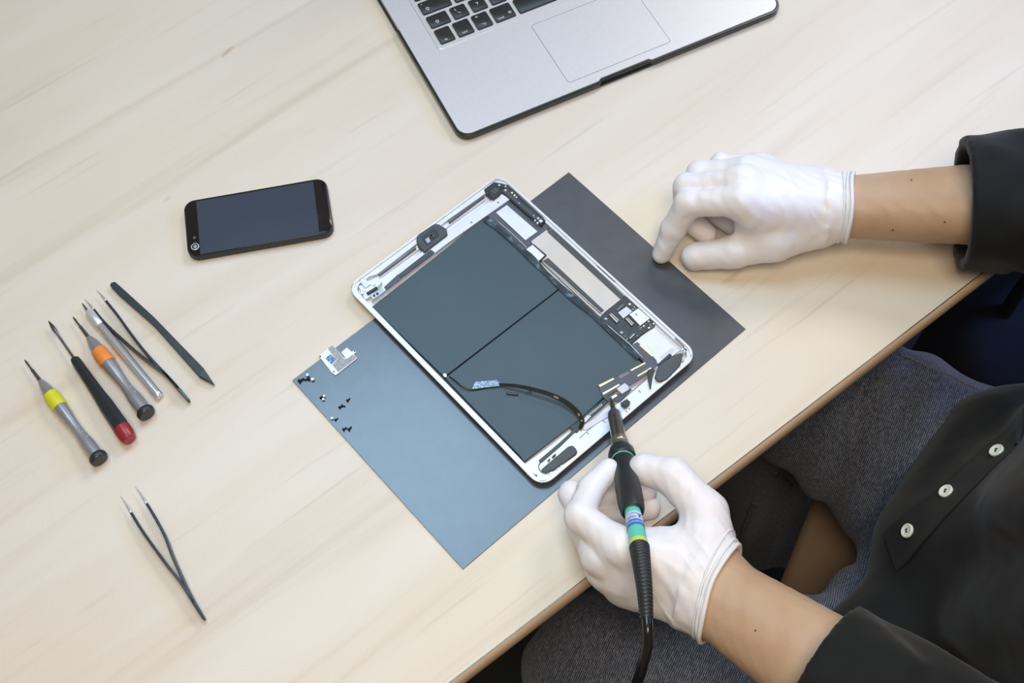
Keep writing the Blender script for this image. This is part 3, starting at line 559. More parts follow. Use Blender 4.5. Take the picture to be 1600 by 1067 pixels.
# keyboard bed rim
r0, r1 = lrect(-140, 140, 97.2, 212, 3.5), lrect(-138, 138, 99.2, 210, 2.5)
ob = mesh('keyboard_bed', *loft([lvl(r0, LZ-.0002), lvl(r0, LZ+.0001), lvl(lrect(-139.2, 139.2, 98, 211.2, 3), LZ+.0006), lvl(r1, LZ+.0006), lvl(lrect(-137.4, 137.4, 99.8, 209.4, 2), LZ+.0001)]), M['lapalu'], lap, label='pale rim and bed round the keys'); autosmooth(ob, 30)
rows = [(102.3, 120.3, [(-135.3, -120.3, 'fn'), (-117, -101, 'ctrl'), (-97.8, -82, 'alt'), (-79, -58.6, 'cmd'), (-54.9, 37.5, ''), (41, 61.5, 'cmd'), (64.5, 80.5, 'alt'), (83.5, 99.5, ''), (102.5, 118, ''), (121, 136, '')]),
        (123.3, 138.3, [(-135.3, -115, 'shift'), (-111.6, -96.2, '<')]+[(-92.4+19.05*k, -77.2+19.05*k, c) for k, c in enumerate('YXCVBNM')]+[(-92.4+19.05*k, -77.2+19.05*k, '') for k in (7, 8, 9)]+[(98, 136, 'shift')]),
        (141.7, 157.2, [(-135.3, -105.6, 'caps')]+[(-102.2+19.05*k, -86.8+19.05*k, c) for k, c in enumerate('ASDFGHJKL')]+[(-102.2+19.05*k, -86.8+19.05*k, '') for k in (9, 10, 11)]),
        (160.6, 176.2, [(-135.3, -110.4, '')]+[(-107+19.05*k, -91.6+19.05*k, c) for k, c in enumerate('QWERTZUIOP')]+[(-107+19.05*k, -91.6+19.05*k, '') for k in (10, 11)]),
        (179.5, 195.1, [(-135.3+19.05*k, -119.9+19.05*k, '') for k in range(13)]+[(112.4, 136, '')]),
        (198.4, 206.4, [(-135.3+19.4*k, -119.6+19.4*k, '') for k in range(14)])]
def legend(parent, v, f, x, y, sz=1.):
    v = v*sz; w = [(*lw(x+a[0]*1000, y+a[1]*1000), TZ+LZ+.00165) for a in v]; mesh('legend', w, f, M['legend'], parent)
def poly2(pts): return np.array([(a/1000, b/1000, 0) for a, b in pts]), [tuple(range(len(pts)))]
for y0, y1, ks in rows:
    for x0, x1, s in ks:
        k = mesh('key', *loft([lvl(lrect(x0, x1, y0, y1, 1.6), LZ+.0001), lvl(lrect(x0+.1, x1-.1, y0+.1, y1-.1, 1.6), LZ+.0012), lvl(lrect(x0+.4, x1-.4, y0+.4, y1-.4, 1.5), LZ+.0016)]), M['key'], lap); autosmooth(k, 50)
        if y0 > 145: continue
        cx, cy = (x0+x1)/2, (y0+y1)/2
        if s == 'fn': legend(k, *text_mesh('fn', .0036), cx-1.0, y0+3.2)
        elif s == 'ctrl': legend(k, *text_mesh('ctrl', .0036), cx-1.0, y0+3.2)
        elif s == 'alt':
            legend(k, *text_mesh('alt', .0028), cx-3, y1-3.2)
            for q in ([(-2.2, .9), (-.6, .9), (.9, -.7), (2.2, -.7), (2.2, -1.1), (.7, -1.1), (-.8, .5), (-2.2, .5)], [(.6, .5), (2.2, .5), (2.2, .9), (.6, .9)]): legend(k, *poly2(q), cx-.5, y0+4)
        elif s == 'cmd':
            legend(k, *text_mesh('cmd', .0036), cx-4.5, y0+3.2)
            for sx in (-1, 1):
                for sy in (-1, 1):
                    for i in range(8):
                        a, b = 2*math.pi*i/8, 2*math.pi*(i+1)/8; c_ = (sx*.95, sy*.95)
                        legend(k, *poly2([(c_[0]+.65*math.cos(a), c_[1]+.65*math.sin(a)), (c_[0]+.65*math.cos(b), c_[1]+.65*math.sin(b)), (c_[0]+.35*math.cos(b), c_[1]+.35*math.sin(b)), (c_[0]+.35*math.cos(a), c_[1]+.35*math.sin(a))]), cx+5.8, y0+6) if i == 0 else None
            for q in ([(-1.7, .3), (1.7, .3), (1.7, .6), (-1.7, .6)], [(-1.7, -.6), (1.7, -.6), (1.7, -.3), (-1.7, -.3)], [(-.6, -1.7), (-.3, -1.7), (-.3, 1.7), (-.6, 1.7)], [(.3, -1.7), (.6, -1.7), (.6, 1.7), (.3, 1.7)]): legend(k, *poly2(q), cx+5.8, y0+6)
        elif s in ('shift', 'caps'):
            X, Y = (x0+6.5 if s == 'caps' else x0+8, y0+5.5)
            for q in ([(0, 2.1), (-2, .2), (-1.4, .2), (0, 1.5)], [(0, 2.1), (0, 1.5), (1.4, .2), (2, .2)], [(-2, .2), (-.9, .2), (-.9, -.2), (-2, -.0)], [(2, .2), (.9, .2), (.9, -.2), (2, 0)], [(-.9, .2), (-.5, .2), (-.5, -1.5), (-.9, -1.5)], [(.5, .2), (.9, .2), (.9, -1.5), (.5, -1.5)], [(-.9, -1.5), (.9, -1.5), (.9, -1.9), (-.9, -1.9)]): legend(k, *poly2(q), X, Y)
            if s == 'caps':
                legend(k, *poly2([(.5*math.cos(a*math.pi/4), .5*math.sin(a*math.pi/4)) for a in range(8)]), x0+3.4, y1-3)
        elif s == '<':
            for q in ([(-3.4, 4.6), (-2.9, 4.6), (-2.2, 1.6), (-2.7, 1.6)], [(-1.9, -.6), (-1.6, -.3), (1.0, -2.4), (.7, -2.7)]): legend(k, *poly2(q), cx, cy)
        elif s: legend(k, *text_mesh(s, .0048), cx-.3, cy+.8)
# open screen (its hinge is beyond the picture)
hy = 222; a = math.radians(18); q = [lw(-162, hy), lw(162, hy)]; bk = np.array([-math.sin(LT), math.cos(LT)])
def lid(u, s, t): 
    p = np.array(lw(u, hy)); h = s/1000; return (p[0]+bk[0]*(h*math.sin(a)+t*math.cos(a)), p[1]+bk[1]*(h*math.sin(a)+t*math.cos(a)), TZ+.014+h*math.cos(a)-t*math.sin(a))
mesh('screen_lid', [lid(u, s, t) for t in (0, .005) for u, s in ((-162, 0), (162, 0), (162, 215), (-162, 215))], [(0, 1, 2, 3), (7, 6, 5, 4), (0, 4, 5, 1), (1, 5, 6, 2), (2, 6, 7, 3), (3, 7, 4, 0)], M['lapalu'], lap)
mesh('display', [lid(u, q_, t) for t in (-.0001, -.0006) for u, q_ in ((-158, 8), (158, 8), (158, 211), (-158, 211))], [(0, 1, 2, 3), (7, 6, 5, 4), (0, 4, 5, 1), (1, 5, 6, 2), (2, 6, 7, 3), (3, 7, 4, 0)], M['glass'], lap)
h0_, h1_ = np.array([*lw(-130, 223), TZ+.0100]), np.array([*lw(130, 223), TZ+.0100]); mb = MB(); mb.add(*lathe(h0_, h1_, [(0, .005), (1, .005)], 16)); mb.out('hinge', M['black'], lap, smooth=False)

# ------------------------------------------------------------------ HAND TOOLS
def toolaxis(p0, p1, z0, z1): return P(*p0, z0), P(*p1, z1)
def t_at(A, B, px, py):
    """parameter along A-B whose picture position is closest to px,py"""
    lo, hi = -.2, 1.4; best = min((abs(complex(*(np.array(Q(A+(B-A)*t)[:2])-np.array([px, py])))), t) for t in np.linspace(lo, hi, 801)); return best[1]
def rpx(A, B, t, r): return r/Q(A+(B-A)*t)[2]
def parts_on_axis(rt, A, B, plist, seg=28):
    for name, prof, m, kw in plist:
        prof = [(t_at(A, B, x, y), r) for x, y, r in prof]; prof = [(t, rpx(A, B, t, r)) for t, r in prof]
        mb = MB(); mb.add(*lathe(A, B, prof, kw.pop('seg', seg), kw.pop('rot', 0))); par = kw.pop('par', rt)
        ob = mb.out(name, M[m], par, **kw); autosmooth(ob, 35)
def lerp(a, b, t): return a[0]+(b[0]-a[0])*t, a[1]+(b[1]-a[1])*t
def precision_driver(tip, end, cap_r, band, label, ringname):
    """tip / end: pixels of bit tip and centre of the cap"""
    L_ = math.hypot(end[0]-tip[0], end[1]-tip[1]); at = lambda f, r: (*lerp(tip, end, f), r)
    A, B = toolaxis(tip, end, .0048, .0074)
    r = root('precision_screwdriver', label, 'screwdriver', (*((A+B)/2)[:2], TZ), 'grey precision screwdrivers on the table')
    pl = [('bit', [at(-.005, .6), at(.02, 1.7), at(.05, 1.5), at(.09, 1.6), at(.095, 2.6), at(.12, 2.4), at(.21, 3.2), at(.215, 2.6)], 'shaft', {}),
          ('nose', [at(.205, 3.4), at(.215, 5.0), at(.26, 7.6), at(.31, 9.6), at(.345, 10.4)], 'grey', dict(label='tapered metal nose')),
          (ringname, [at(.34, 10.8), at(.345, 12), at(.39, 12.6), at(.392, 12.2), at(.40, 12.7), at(.465, 12.8), at(.475, 12)], band, dict(label='ribbed coloured grip ring')),
          ('handle', [at(.47, 11.2), at(.52, 11.3), at(.60, 9.6), at(.67, 8.6), at(.74, 8.8), at(.80, 10.2), at(.83, 11.2), at(.955, 11.6), at(.957, 8)], 'grey', dict(label='grey waisted metal handle')),
          ('swivel_cap', [at(.952, 7), at(.955, cap_r*.86), at(.968, cap_r), at(.992, cap_r), at(1.004, cap_r*.90), at(1.006, cap_r*.8), at(1.003, 1)], 'black', dict(label='round black swivel cap'))]
    parts_on_axis(r, A, B, pl)
    for k, f in enumerate((.70, .755, .81)):                     # three little dimples on the waist
        t = t_at(A, B, *lerp(tip, end, f)); c = A+(B-A)*t; d, u, w = frame(B-A)
        s = np.array([math.cos(math.radians(50)), math.sin(math.radians(50)), 0]); s = s-d*(s@d); s /= np.linalg.norm(s); nn = s*.55+np.array([0, 0, .83])
        rr = rpx(A, B, t, 9.4 if f < .8 else 10.6); mb = MB(); mb.add(*lathe(c+nn*(rr-.0008), c+nn*(rr+.0002), [(0, .0009), (1, .0008)], 10)); mb.out('dimple', M['steel'], r)
precision_driver((39, 563), (156, 718.5), 14.6, 'yellow', 'grey precision screwdriver with a yellow ring, leftmost of the tools', 'grip_ring')
precision_driver((114.6, 496), (230, 647.5), 14.3, 'orange', 'grey precision screwdriver with an orange ring', 'grip_ring')
A_, B_ = toolaxis((75.7, 501.3), (202.5, 687), .0050, .0078)
r = root('screwdriver', 'black handled screwdriver with a dark red end, between the two ringed screwdrivers', 'screwdriver', (*((A_+B_)/2)[:2], TZ))
parts_on_axis(r, A_, B_, [('blade', [(75.7, 501.3, .6), (79, 506, 2.0), (83, 511.5, 3.4), (87, 517, 3.2), (89, 520, 1.9), (118, 562, 1.9)], 'shaft', {}),
    ('handle', [(116, 558.5, 4), (117.5, 561, 7.2), (121, 566, 8.2), (144, 600, 9.6), (158, 620, 11), (166, 633, 12.6), (189, 667, 13.6), (191, 670, 13)], 'rubber', dict(seg=6, rot=.3)),
    ('end_cap', [(189.5, 668, 12), (190.5, 669, 13.6), (195, 676, 13.6), (200, 683.5, 12.6), (202.3, 687, 10.8), (203, 688, 9), (202.5, 687.3, 1)], 'red', dict(label='dark red end cap'))])
A_, B_ = toolaxis((139, 488), (249, 619.5), .0040, .0040)
r = root('craft_knife', 'silver craft knife with a knurled collar, lying beside the black tweezers', 'knife', (*((A_+B_)/2)[:2], TZ))
parts_on_axis(r, A_, B_, [('collar', [(137, 485.5, 3), (138, 487, 5.5), (141, 490, 8), (155.5, 508, 8.2), (157, 509.5, 7.2)], 'silver', dict(label='knurled collar')),
    ('handle', [(157, 509.5, 6.6), (160, 513, 7.4), (246, 616, 7.5), (248, 618.3, 7.4), (249.3, 620, 5.8), (249, 619.5, 1)], 'steel', dict(label='mirror bright round handle'))])
pts = [P(x, y, .0045)[:2] for x, y in ((127.4, 474), (129.8, 474.2), (138.5, 484), (137, 487.5), (134, 486))]; ob = mesh('blade', *prism(pts, .0040, .0047), M['shaft'], r)
def tweezers(label, tipL, tipR, armL, armR, tail, group='black tweezers'):
    c = P(*tail, 0); r = root('tweezers', label, 'tweezers', (c[0], c[1], TZ), group)
    zc = .0042
    for nm, tp_, arm in (('arm', tipL, armL), ('arm', tipR, armR)):
        pts = [P(x, y, .0065)[:2] for x, y in arm+[tail]]
        mb = MB(); mb.add(*strip(pts, lambda t: .0010, lambda t: zc-(.0016+.0024*min(1, t*2)*(1 if t < .9 else 1-(t-.9)*6)), lambda t: zc+(.0016+.0024*min(1, t*2)*(1 if t < .9 else 1-(t-.9)*6)), 6)); ob = mb.out(nm, M['tweezer'], r); bevel(ob, .0004); autosmooth(ob, 50)
        a0, a1 = P(*tp_, zc+.001), P(*arm[0], zc+.001); a0[2] = a1[2] = TZ+zc; q = a1+(a1-a0)*.05
        mb = MB(); mb.add(*tube([a0, a0*.5+a1*.5+np.array([.0003, 0, 0]), q], lambda t: .00015+.0010*t, 8, 4)); mb.out('tip', M['steel'], ob, smooth=True, label='bare silver needle tip')
tweezers('open black tweezers with silver tips, lying alone at the lower left of the table', (187, 773.8), (210.2, 759), [(204, 800), (218, 823), (235.3, 848), (260, 881.8), (282.5, 910), (297, 933)], [(228.2, 785.5), (243, 810), (257.8, 838), (269, 867), (283, 899), (299.4, 933)], (318.5, 966.5))
tweezers('black tweezers lying between the craft knife and the flat black pry bar', (130.4, 465.8), (149.5, 451.5), [(145.5, 482), (160, 500), (181, 521), (218, 554), (255, 582), (272, 600)], [(164.6, 468.5), (184, 493), (205.6, 523), (230, 554), (257, 583), (273, 600)], (294.5, 625))
sg = root('pry_bar', 'flat black plastic pry bar with a pointed end, rightmost of the row of tools', 'tool', (*P(255, 520, 0)[:2], TZ))
slab('bar', [(171.5, 445.5), (173.5, 441.5), (179.3, 439.8), (190, 449), (240, 494.5), (318, 575), (334.5, 599.8), (311, 588), (240, 508), (184, 459)], .0002, .0046, M['black'], sg, .0004)
slab('pointed_tip', [(316.5, 576), (334.5, 599.5), (311.5, 586.5)], .0046, .0050, M['darkgrey'], sg, .0004)

# ------------------------------------------------------------------ SOLDERING IRON
IA, IB = P(955, 622, .0105), P(1000, 860, .094)
ir = root('soldering_iron', 'soldering iron with teal handle and black grip, held in the lower gloved hand', 'soldering iron', IA)
def iy(y): return lerp((955, 622), (1000, 860), (y-622)/238.)
def ipf(l): return [(*iy(y), r) for y, r in l]
parts_on_axis(ir, IA, IB, [('tip', ipf([(620, .6), (626, 1.8), (632, 3.3), (641, 4.2), (642, 3.6)]), 'tipmetal', {}),
    ('barrel', ipf([(640, 3.6), (643, 7), (647, 10.2), (653, 11.2), (690, 11.8), (691, 10)]), 'barrel', dict(label='heat tinted metal barrel')),
    ('collar_nut', ipf([(685.5, 11), (687, 13.2), (693, 14.2), (694, 13), (698, 14.6), (704, 14.6), (706, 12)]), 'brass', dict(label='knurled metal nut')),
    ('flange', ipf([(700.5, 13), (702, 17.5), (706, 20.4), (711, 21.8), (716, 21.6), (719, 18)]), 'black', dict(label='faceted black collar', seg=12)),
    ('seal_ring', ipf([(715.5, 15), (716.5, 18.3), (719, 18.3), (720, 15)]), 'teal', dict(label='thin pale teal ring')),
    ('grip', ipf([(718, 15), (719.5, 17.3), (730, 17.6), (745, 18.6), (765, 20.6), (785, 20.8), (796, 19.6), (800, 18.4), (801, 16), (796, 13)]), 'rubber', dict(label='black rubber grip')),
    ('handle', ipf([(795, 12.8), (848, 14.4), (849, 13)]), 'teal', dict(label='teal handle tube')),
    ('lime_ring', ipf([(846, 13.5), (847, 14.7), (856, 15.0), (857, 13)]), 'lime', dict(label='lime green ring'))])
ORGh = [o for o in C.objects if o.parent == ir and o.name.startswith('handle')][0]
def wrap(name, y0, y1, m, par, lift=.00012, a0=-180, a1=180):
    d, u, w = frame(IB-IA); L = []
    for y in (y0, y1):
        t = t_at(IA, IB, *iy(y)); r_ = rpx(IA, IB, t, 12.8+(y-795)/53*1.6)+lift; c = IA+(IB-IA)*t
        L.append((c, r_))
    n = 36; v = []; f = []
    up = np.array([0, 0, 1.]); up = up-d*(up@d); up /= np.linalg.norm(up); sd = np.cross(d, up)
    for c, r_ in L:
        for k in range(n+1):
            a = math.radians(a0+(a1-a0)*k/n); v.append(c+(up*math.cos(a)+sd*math.sin(a))*r_)
    for k in range(n): f.append((k, k+1, n+2+k, n+1+k))
    return mesh(name, v, f, M[m], par, smooth=True)
lab = wrap('label', 807.5, 824.5, 'label', ir); wrap('blue_band', 820.5, 829, 'bluelabel', lab, .0002)
def wraptext(s, size, yc, ang, m, lift):
    v, f = text_mesh(s, size); d, u, w = frame(IB-IA); up = np.array([0, 0, 1.]); up = up-d*(up@d); up /= np.linalg.norm(up); sd = np.cross(up, d)
    t = t_at(IA, IB, *iy(yc)); c = IA+(IB-IA)*t; r_ = rpx(IA, IB, t, 12.8+(yc-795)/53*1.6)+lift; out = []
    for x, y, _ in v:
        a = x/r_+math.radians(ang); out.append(c-d*y+(up*math.cos(a)+sd*math.sin(a))*r_)
    mesh('lettering', out, f, M[m], lab)
wraptext('60W', .0034, 817.8, -22, 'ink', .00045); wraptext('SOLDERING', .0016, 811.8, -10, 'ink', .00045); wraptext('STATION PRO', .0024, 825.2, 5, 'legend', .00055)
for q in (([(-1.8, 1.4), (1.2, 1.8), (1.6, .4), (.2, .2), (-.4, -1.6), (.8, -1.4), (.9, -2.0), (-1.4, -2.0), (-.8, .6), (.4, 1.0), (-1.8, .7)]),):
    d, u, w = frame(IB-IA); up = np.array([0, 0, 1.]); up = up-d*(up@d); up /= np.linalg.norm(up); sd = np.cross(up, d); t = t_at(IA, IB, *iy(815)); c = IA+(IB-IA)*t; r_ = rpx(IA, IB, t, 13.4)+.0005
    mesh('emblem', [c-d*y/1000+(up*math.cos(x/1000/r_+.62)+sd*math.sin(x/1000/r_+.62))*r_ for x, y in q], [tuple(range(len(q)))], M['ink'], lab)
rp = smoothpath([IA+(IB-IA)*t_at(IA, IB, *iy(854)), P(1003, 885, .103), P(1007.5, 925, .113), P(1010.5, 968, .118)], 22)
def rr(t): return (.0064-.0024*t)*(1+.10*(1 if (int(t*66) % 3) else -.6))
mb = MB(); mb.add(*tube(rp, rr, 20, 1)); ob = mb.out('strain_relief', M['rubber'], ir, label='ribbed black strain relief'); autosmooth(ob, 50)
cp_ = [P(1010.5, 964, .118), P(1012, 985, .118), P(1011, 1010, .112), P(1004, 1040, .100), P(996, 1067, .085), P(985, 1100, .06), P(960, 1150, .0), V(60, 120, -300), V(-60, 60, -700), V(-400, 60, -742)]
mb = MB(); mb.add(*tube(cp_, .0036, 12, 8)); mb.out('cable', M['cable'], ir, smooth=True)

# ------------------------------------------------------------------ PERSON
FN = np.array([-.88, .475, 0.]); FR = np.array([.475, .88, 0.]); UP = np.array([0, 0, 1.])   # facing, right-hand side
person = root('person', 'seated person in a black button shirt, blue jeans and white gloves, repairing the tablet', 'person', (.41, .31, 0))
def pz(x, y, z): return P(x, y, z/1000.)
def make_hand(W, F, fingers, thumb, extra, wr=(.019, .024), spread=None):
    """returns sdf(p, grow)"""
    W = np.asarray(W); F = np.asarray(F)
    def f(p, g=0.):
        palm = None
        mcps = [np.asarray(x[0][0]) for x in fingers]
        for i, (j, r) in enumerate(fingers):
            base = W+(spread[i] if spread is not None else 0)
            d = cap(p, base, j[0], wr[0]*.62, r[0]*.98); palm = d if palm is None else smin(palm, d, .011)
        for i in range(len(mcps)-1): palm = smin(palm, cap(p, mcps[i]*.93+W*.07, mcps[i+1]*.93+W*.07, .0095, .0095), .008)
        for a, b, ra, rb, k in extra: palm = smin(palm, cap(p, a, b, ra, rb), k)
        d = f.arm(p); palm = smin(palm, d, .014)
        th = cap(p, thumb[0][0], thumb[0][1], thumb[1][0], thumb[1][1]); th = smin(th, cap(p, thumb[0][1], thumb[0][2], thumb[1][1]*.95, thumb[1][2]), .005); th = smin(th, cap(p, thumb[0][2], thumb[0][3], thumb[1][2]*.97, thumb[1][3]), .004)
        tot = smin(palm, th, .009)
        for j, r in fingers:
            q = cap(p, j[0], j[1], r[0], r[1]*.96)
            q = smin(q, cap(p, j[1], j[2], r[1], r[2]*.98), .0035); q = smin(q, cap(p, j[2], j[3], r[2], r[3]), .003)
            tot = np.minimum(tot, smin(palm, q, .0065))
        # little folds of the latex
        w = .00022*np.sin(p[..., 0]*420+p[..., 1]*180+3*np.sin(p[..., 2]*130))*np.sin(p[..., 1]*260-p[..., 2]*300)
        ax_ = (F-W)/np.linalg.norm(F-W); al = (p-W.astype(np.float32))@ax_.astype(np.float32); sd2 = (p-W.astype(np.float32))@f.side.astype(np.float32)
        ph_ = sd2*520+al*160+2.5*np.sin(sd2*150+al*60)
        w2 = .00055*np.exp(-((al+.012)/.016)**2)*np.maximum(0, np.sin(ph_))**3+.00030*np.exp(-((al+.045)/.020)**2)*np.maximum(0, np.sin(ph_*.6+al*300))**4
        return tot-g-w-w2
    def arm(p):
        ax = (F-W)/np.linalg.norm(F-W); sd_ = f.side; q = p-W.astype(np.float32); t = np.clip((q@ax.astype(np.float32))/np.linalg.norm(F-W), -.02, 1)
        u = q@sd_.astype(np.float32); c = q-(q@ax.astype(np.float32))[..., None]*ax.astype(np.float32)-u[..., None]*sd_.astype(np.float32); v = np.sqrt((c*c).sum(-1))
        a = f.ra+(f.rb-f.ra)*np.clip(t, 0, 1)**.8; b = a*f.flat
        d = (np.sqrt((u/a)**2+(v/b)**2)-1)*b; along = (q@ax.astype(np.float32)); return np.maximum(d, np.maximum(-along-.006, along-np.linalg.norm(F-W)))
    f.arm = arm; return f
def perp(v, ax): v = v-ax*(v@ax); return v/np.linalg.norm(v)

# right hand (upper in the photo), resting on the table
Wr = pz(1312, 324, 42); Er = V(535, 541, 78); 
fr = [([pz(1158, 314, 67), pz(1076, 318, 53), pz(1052, 357, 30), pz(1034, 397, 8)], (.0115, .0108, .0096, .0074)),
      ([pz(1156, 284, 66), pz(1073, 292, 50), pz(1070, 335, 22), pz(1103, 366, 10)], (.0112, .0104, .0094, .0082)),
      ([pz(1164, 268, 56), pz(1092, 270, 42), pz(1096, 318, 18), pz(1141, 351, 10)], (.0108, .0095, .0084, .0072)),
      ([pz(1186, 262, 40), pz(1126, 255, 32), pz(1112, 290, 15), pz(1138, 320, 9)], (.0102, .0080, .0074, .0066))]
tr = ([pz(1268, 356, 34), pz(1208, 379, 29), pz(1145, 394, 21), pz(1086, 401, 13)], (.0150, .0145, .0125, .0110))
exr = [(pz(1270, 350, 36), pz(1195, 362, 34), .017, .015, .012), (pz(1265, 335, 42), pz(1175, 335, 56), .018, .012, .012), (pz(1270, 300, 40), pz(1195, 285, 50), .019, .014, .012), (pz(1165, 350, 40), pz(1215, 370, 34), .008, .012, .010)]
axr = (Er-Wr)/np.linalg.norm(Er-Wr); sdr = perp(np.array([-.05, 1., -.35]), axr)
HR = make_hand(Wr, Er, fr, tr, exr, spread=[-sdr*.008+UP*.004, sdr*.0+UP*.006, sdr*.008+UP*.002, sdr*.014-UP*.003]); HR.side = sdr; HR.ra, HR.rb, HR.flat = .0275, .046, .86
# left hand (lower), holding the iron
Wl = pz(1112, 925, 52); El = V(322, 76, 112)
fl = [([pz(966, 852, 70), pz(906, 806, 64), pz(923, 765, 55), pz(950, 735, 53)], (.0112, .0102, .0092, .0080)),
      ([pz(936, 868, 54), pz(893, 772, 36), pz(940, 775, 24), pz(1008, 768, 28)], (.0112, .0088, .0086, .0082)),
      ([pz(944, 892, 38), pz(908, 822, 24), pz(955, 806, 17), pz(1014, 794, 22)], (.0108, .0094, .0085, .0082)),
      ([pz(972, 914, 26), pz(928, 858, 12), pz(962, 835, 10), pz(985, 822, 12)], (.0102, .0085, .0078, .0072))]
tl = ([pz(1108, 872, 60), pz(1102, 800, 64), pz(1052, 745, 62), pz(1006, 733, 57)], (.0160, .0145, .0128, .0108))
exl = [(pz(1090, 900, 56), pz(1000, 866, 58), .018, .013, .014), (pz(1085, 905, 42), pz(985, 900, 42), .019, .015, .014), (pz(1100, 850, 60), pz(1010, 848, 54), .014, .009, .012), (pz(1070, 930, 36), pz(985, 915, 28), .016, .012, .012), (pz(1110, 880, 52), pz(1104, 815, 58), .017, .013, .012)]
axl = (El-Wl)/np.linalg.norm(El-Wl); sdl = perp(np.array([.75, .66, .1]), axl)
HL = make_hand(Wl, El, fl, tl, exl, spread=[sdl*.012+UP*.004, UP*.002, -sdl*.008-UP*.004, -sdl*.014-UP*.010]); HL.side = sdl; HL.ra, HL.rb, HL.flat = .0290, .047, .84

def cutplane(f, o, n):
    n = (n/np.linalg.norm(n)).astype(np.float32); o = np.asarray(o, np.float32); return lambda p, *a: np.maximum(f(p, *a), (p-o)@n)
def glove(name, H, W, ax, cuff, lo, hi, label, h=.0011, tilt=None):
    n = ax if tilt is None else tilt/np.linalg.norm(tilt)
    f = cutplane(lambda p: H(p, .0007), W+ax*cuff, n)
    v, q = nets(f, lo, hi, h); g = mesh(name, v, q, M['latex'], person, smooth=True, label=label)
    # rolled rim and tight folds round the wrist
    s1 = perp(H.side, n); s2 = np.cross(n, s1)
    for k, (off, rad) in enumerate(((.0, .0017), (-.0030, .0011), (-.0062, .0008))):
        pts = []
        for i in range(49):
            a = 2*math.pi*i/48; d = s1*math.cos(a)+s2*math.sin(a); c = W+ax*cuff+n*(off+(.0012*math.sin(2*a+k*1.3) if k else .0009*math.sin(3*a)))
            lo_, hi_ = .005, .06
            for _ in range(26):
                m = (lo_+hi_)/2
                if H(np.array([c+d*m], np.float32), .0007)[0] < 0: lo_ = m
                else: hi_ = m
            pts.append(c+d*(lo_+rad*.5))
        L = []
        for i in range(48):
            dd = pts[(i+1) % 48]-pts[i-1]; dd /= np.linalg.norm(dd); u = perp(n, dd); w = np.cross(dd, u); L.append([pts[i]+(u*math.cos(2*math.pi*j/8)+w*math.sin(2*math.pi*j/8))*rad for j in range(8)])
        v_, f_ = loft(L+[L[0]], False, False); mesh('rolled_cuff' if k == 0 else 'cuff_fold', v_, f_, M['latex'], g, smooth=True)
    return g
allr = np.array([x for j, _ in fr for x in j]+list(tr[0])+[Wr]); alll = np.array([x for j, _ in fl for x in j]+list(tl[0])+[Wl])
nr_ = axr+np.array([0, -.10, 0]); nl_ = axl+np.array([.05, .22, 0])
glove('glove', HR, Wr, axr, .008, allr.min(0)-.03, allr.max(0)+.045, 'white latex glove on the hand resting on the table', tilt=nr_)
glove('glove', HL, Wl, axl, .006, alll.min(0)-.03, alll.max(0)+.045, 'white latex glove on the hand holding the soldering iron', tilt=nl_)

# trunk and limbs
SL, SR = V(468, 130, 330), V(575, 400, 325)
HIP = V(440, 300, -190)
def torso(p, g=0.):
    d = None
    for s, k in ((-1, .95), (1, .95), (0, 1.08)):
        o = FR*.055*s
        a = cap(p, V(440, 290, -150)+o, V(452, 285, 20)+o, .098*k, .094*k); a = smin(a, cap(p, V(452, 285, 20)+o, V(505, 270, 250)+o, .094*k, .108*k), .05); d = a if d is None else smin(d, a, .04)
    d = smin(d, cap(p, SL, SR, .058, .058), .07)
    return d-g
def sleeve(S, E, SH, r0, r1, r2):
    ax_ = (E-S)/np.linalg.norm(E-S)
    def f(p):
        a = cap(p, S-ax_*.02, E, r0, r1); a = np.maximum(a, -((p-S.astype(np.float32))@ax_.astype(np.float32)))
        w = .0030*np.sin(((p-S.astype(np.float32))@ax_.astype(np.float32))*120+5*np.sin(p[..., 2]*40))+.0015*np.sin(p[..., 0]*90+p[..., 1]*130)
        al = (p-S.astype(np.float32))@ax_.astype(np.float32)
        b = smin(a, cap(p, E, SH, r1, r2), .03)-w*np.clip((al-.006)/.05, 0, 1)
        b = np.maximum(b, -al)
        return np.maximum(b, -cap(p, S-ax_*.05, S+ax_*.045, r0-.0065, r0-.012))
    return f
Sr = pz(1502, 318, 56); Sl = pz(1282, 1052, 72)
axsr = perp(Er-Sr, np.array([0, 0, 0.0001])+0) if False else (Er-Sr)/np.linalg.norm(Er-Sr)
slr = sleeve(Sr, Er+UP*.0, SR, .0530, .060, .070); sll = sleeve(Sl, El, SL, .0500, .058, .068)
def shirt(p):
    t = torso(p)
    t = t-.008*np.sin(p[..., 2]*26+p[..., 0]*30+2*np.sin(p[..., 1]*22))*np.sin(p[..., 1]*34-p[..., 2]*18)-.0040*np.sin(p[..., 2]*60+p[..., 1]*90+3*np.sin(p[..., 0]*30))*np.sin(p[..., 0]*40+p[..., 2]*20)
    t = smin(t, cap(p, V(352, 325, -105), V(430, 400, -125), .064, .078), .06)
    t = smin(t, cap(p, pz(1310, 1075, -130), pz(1450, 980, -120), .048, .060), .02)
    t = np.maximum(t, -(p[..., 2]-(TZ-.215)))
    return t
mb = MB()
for f_, lo_, hi_, h_ in ((shirt, V(130, -10, -240), V(665, 660, 420), .0052), (slr, np.minimum(Sr, np.minimum(Er, SR))-.085, np.maximum(Sr, np.maximum(Er, SR))+.085, .0032), (sll, np.minimum(Sl, np.minimum(El, SL))-.085, np.maximum(Sl, np.maximum(El, SL))+.085, .0032)):
    v, q = nets(f_, lo_, hi_, h_); mb.add(v, [tuple(x) for x in q])
sh = mb.out('shirt', M['shirt'], person, smooth=True, label='black long sleeved cotton shirt')
